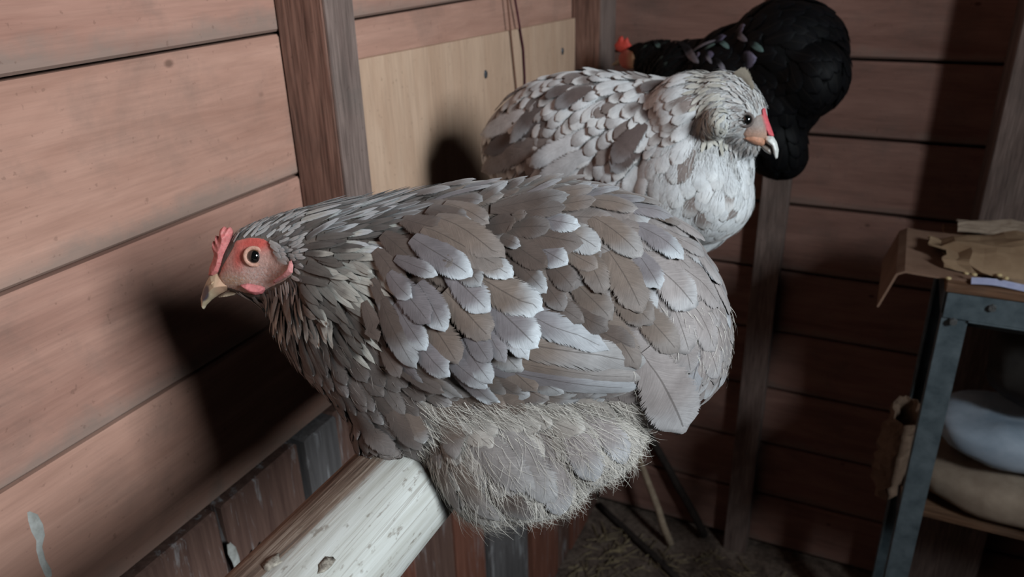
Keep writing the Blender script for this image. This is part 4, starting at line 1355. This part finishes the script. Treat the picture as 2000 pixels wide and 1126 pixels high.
tpart('shelf_rail', box_mesh('shelf_rail', (TX0 + 0.003, TY0 + 0.0035, 0.508), (TX0 + 0.006, TY1, 0.530), 0.0006), 'steel')
tpart('shelf_rail', box_mesh('shelf_rail', (TX1 - 0.006, TY0 + 0.0035, 0.508), (TX1 - 0.003, TY1, 0.530), 0.0006), 'steel')
tpart('shelf', box_mesh('shelf', (TX0 + 0.004, TY0 + 0.05, 0.531), (TX1 - 0.004, TY1, 0.541), 0.001), 'tabletop')
for p in ((1862, 627), (1938, 600)):
    c = on_axis(p, 1, TY0 - 0.003)
    bm = bmesh.new()
    bmesh.ops.create_cone(bm, cap_ends=True, segments=6, radius1=0.0062, radius2=0.0052, depth=0.006)
    for v in bm.verts:
        v.co = V((c.x + v.co.x, c.y - 0.002 - v.co.z, c.z + v.co.y))
    tpart('bolt', bm_mesh('bolt', bm), 'boltm')

def sheet(name, fn, nu, nv, thick=0.0012):
    verts, faces = [], []
    for j in range(nv + 1):
        for i in range(nu + 1):
            verts.append(V(fn(i / nu, j / nv)))
    n1 = len(verts)
    for j in range(nv):
        for i in range(nu):
            a = j * (nu + 1) + i
            faces.append((a, a + 1, a + nu + 2, a + nu + 1))
    me = mesh_from(name, verts, faces, False)
    bm = bmesh.new(); bm.from_mesh(me)
    bmesh.ops.recalc_face_normals(bm, faces=bm.faces)
    bmesh.ops.solidify(bm, geom=list(bm.faces), thickness=thick)
    return bm_mesh(name, bm)
def cr(x, y, s, k=0.0):
    return mnoise.noise(V((x * s, y * s, k))) + 0.5 * mnoise.noise(V((x * s * 2.3, y * s * 2.3, k + 4)))
ZT = TZ + 0.015
# cardboard jutting out over the left edge, its end folded down
def card(u, v):
    x = 0.018 + u * 0.16
    y = TY0 + 0.01 + v * 0.20
    z = ZT + 0.002 + (0.010 if u > .5 else 0.010) * 0 + max(0, 0.35 - u) * 0.012
    if u < 0.16:
        k = (0.16 - u) / 0.16
        x = 0.018 + 0.0256 - 0.020 * k
        z = z - 0.066 * k
    return (x, y, z + 0.0012 * cr(u, v, 3, 2))
card_o = tag(obj('cardboard_sheet', sheet('cardboard_sheet', card, 14, 8, 0.003), M['card']), 'brown cardboard sheet jutting over the left edge of the table, end folded down', 'cardboard')
# crumpled feed bag lying on the table
def bag(u, v):
    ang = v * 2 * math.pi
    cx_ = 0.104 + u * 0.36
    half = 0.125 * (0.62 + 0.38 * math.sin(min(1, u * 2.2) * math.pi / 2))
    hgt = (0.024 + 0.014 * smooth01(u, 0.15, 0.6)) * (0.55 if u < 0.05 else 1)
    yy = TY0 + 0.095 + half * 0.72 * math.cos(ang)
    s = math.sin(ang)
    zz = ZT + 0.006 + (hgt * max(0, s) ** 0.7 if s > 0 else -0.002 * s)
    c = cr(u * 3, v * 5, 1.6, 7)
    return (cx_ + 0.012 * cr(v * 3, u, 2, 1) - (0.02 if v < .3 else 0) * (1 - u), yy + 0.008 * c, max(ZT + 0.005, zz + 0.009 * c))
bag_o = tag(obj('paper_bag', sheet('paper_bag', bag, 22, 26, 0.001), M['paper']), 'crumpled brown paper feed bag lying on the metal table', 'bag')
def bag2(u, v):
    x = 0.125 + u * 0.30
    y = TY0 + 0.226 + (v - .5) * 0.06
    return (x, y, ZT + 0.012 + 0.016 * math.sin(max(0, min(1, v)) * math.pi) * (0.5 + 0.5 * smooth01(u, 0, .35)) + 0.006 * cr(u * 4, v * 3, 1.5, 3))
tag(obj('paper_bag', sheet('paper_bag', bag2, 20, 12, 0.002), M['paper2']), 'pale torn paper bag rolled up behind the feed bag', 'bag')
# strip of shiny plastic along the front edge
def strip(u, v):
    return (0.138 + u * 0.085, TY0 - 0.001 + v * 0.010 + u * 0.002, ZT + 0.0015 + 0.006 * v + 0.002 * math.sin(u * 5))
tag(obj('plastic_strip', sheet('plastic_strip', strip, 12, 3, 0.0008), M['plastic']), 'shiny bluish white plastic strip on the front edge of the table', 'plastic strip')
# grains of corn
gr_me = None
bm = bmesh.new(); bmesh.ops.create_icosphere(bm, subdivisions=2, radius=1.0)
for v in bm.verts: v.co = V((v.co.x * .0042 * (1 - .25 * v.co.y), v.co.y * .0034, v.co.z * .0024))
gr_me = bm_mesh('grain', bm, True); gr_me.materials.append(M['grain'])
gpix = [(1887, 533), (1903, 536), (1942, 520), (1960, 523), (1973, 524), (1990, 530), (1984, 519), (1952, 537), (1965, 543), (1966, 533), (1993, 500), (1853, 547)]
for p in gpix:
    zz = ZT + (0.004 if p[0] < 1900 else 0.014)
    c = on_axis(p, 2, zz)
    c.y = min(max(c.y, TY0 + 0.002), TY1 - 0.05)
    o = bpy.data.objects.new('grain', gr_me); COL.objects.link(o)
    hitz = zz
    o.location = (c.x, c.y, hitz); o.rotation_euler = (rng.uniform(-.3, .3), 0, rng.uniform(0, 6))
    tag(o, 'pale corn grain spilled among the paper bags on the metal table', 'grain', 'spilled corn grains')

# sacks on the lower shelf
def sack(name, x0, x1, y0, y1, z0, z1, seed, m, label, cat='sack', sag=0.3, slope=0.0, wr=0.010):
    bm = bmesh.new()
    bmesh.ops.create_uvsphere(bm, u_segments=40, v_segments=24, radius=1.0)
    for v in bm.verts:
        c = v.co.copy()
        for i in range(2):
            c[i] = math.copysign(abs(c[i]) ** 0.55, c[i])
        c.z = math.copysign(abs(c.z) ** 0.7, c.z)
        u = c.x * .5 + .5
        p = V(((x0 + x1) / 2 + c.x * (x1 - x0) / 2, (y0 + y1) / 2 + c.y * (y1 - y0) / 2, (z0 + z1) / 2 + c.z * (z1 - z0) / 2 + slope * (c.x)))
        w_ = wr * cr(p.x * 14, p.y * 14, 1.0, seed) 
        p += c.normalized() * w_
        p.z = max(p.z, z0 + max(0.0, slope * c.x) * 0)
        v.co = p
    return tag(obj(name, bm_mesh(name, bm, True), M[m]), label, cat)
SZ = 0.5425
sack('sack', 0.135, 0.62, 1.235, 1.45, SZ, SZ + 0.085, 3, 'paper2', 'brown paper sack lying lowest on the table shelf', slope=0.0)
sack('sack', 0.150, 0.60, 1.245, 1.44, SZ + 0.098, SZ + 0.172, 8, 'sackw', 'bluish white plastic sack on top of the brown one')
sack('sack', 0.205, 0.58, 1.27, 1.45, SZ + 0.185, SZ + 0.345, 15, 'sackd', 'dark grey bulging sack at the top of the shelf pile', wr=0.02)
def wad(u, v):
    a = v * 2 * math.pi
    z = 0.60 + 0.155 * u
    k = 0.026 * math.sin(min(1, .25 + u) * 2.2) + 0.004
    return (0.088 + 0.012 * u + k * math.cos(a) * .9 + .012 * cr(u * 5, v * 5, 2, 5), 1.30 + 0.05 * math.sin(a), z - 0.055 + .008 * cr(u * 3, v * 6, 2, 9))
tag(obj('paper_wad', sheet('paper_wad', wad, 14, 20, 0.001), M['wad']), 'crumpled brown paper stuffed behind the table leg beside the shelf', 'paper')

# ---------------------------------------------------------------- floor litter
M['stick'] = plain('pale_stick', srgb(150, 130, 110), srgb(184, 164, 142), 60, 0.8)
M['stickd'] = plain('dark_stick', srgb(44, 38, 36), srgb(66, 58, 54), 60, 0.85)
def stick(p0, p1, y0, y1, r0, r1, m, label):
    a, b = on_axis(p0, 1, y0), on_axis(p1, 1, y1)
    P = [a.lerp(b, t / 6) + V((rng.uniform(-.002, .002), 0, rng.uniform(-.002, .002))) for t in range(7)]
    return tag(obj('stick', tube_mesh('stick', P, [r0 + (r1 - r0) * t / 6 for t in range(7)], 9, rng=rng, jit=.06), M[m]), label, 'stick')
stick((1232, 850), (1310, 1062), 1.62, 1.585, 0.0065, 0.010, 'stick', 'pale brown stick leaning against the back wall')
stick((1270, 850), (1378, 1046), 1.665, 1.645, 0.010, 0.010, 'stickd', 'dark stick leaning against the wall beside the pale one')
a, b = on_axis((1170, 985), 2, 0.012), on_axis((1330, 1135), 2, 0.012)
tag(obj('stick', tube_mesh('stick', [a.lerp(b, t / 6) for t in range(7)], 0.0085, 9, rng=rng, jit=.1), M['stickd']), 'dark stick lying flat across the floor litter', 'stick')
M['straw'] = plain('straw', srgb(112, 98, 78), srgb(170, 152, 120), 30, 0.85)
v, f = [], []
for i in range(1500):
    c = V((rng.uniform(-.55, .09), rng.uniform(.6, 1.6), rng.uniform(.003, .012)))
    a_ = rng.uniform(0, math.pi); L = rng.uniform(.015, .05); w_ = rng.uniform(.0006, .0016)
    d_ = V((math.cos(a_), math.sin(a_), rng.uniform(-.12, .12))); b_ = V((-d_.y, d_.x, 0)) * w_
    o_ = len(v)
    e0, e1 = c - d_ * L / 2, c + d_ * L / 2
    e0.z = max(e0.z, .002); e1.z = max(e1.z, .002)
    v += [e0 - b_, e0 + b_, e1 + b_, e1 - b_, e0 + V((0, 0, w_ * 1.4)), e1 + V((0, 0, w_ * 1.4))]
    f += [(o_, o_ + 1, o_ + 2, o_ + 3), (o_, o_ + 4, o_ + 5, o_ + 3), (o_ + 1, o_ + 2, o_ + 5, o_ + 4)]
so = obj('straw_litter', mesh_from('straw_litter', v, f, False), M['straw'], kind='stuff')
so['label'] = 'dusty straw and litter scattered over the coop floor'; so['category'] = 'straw'
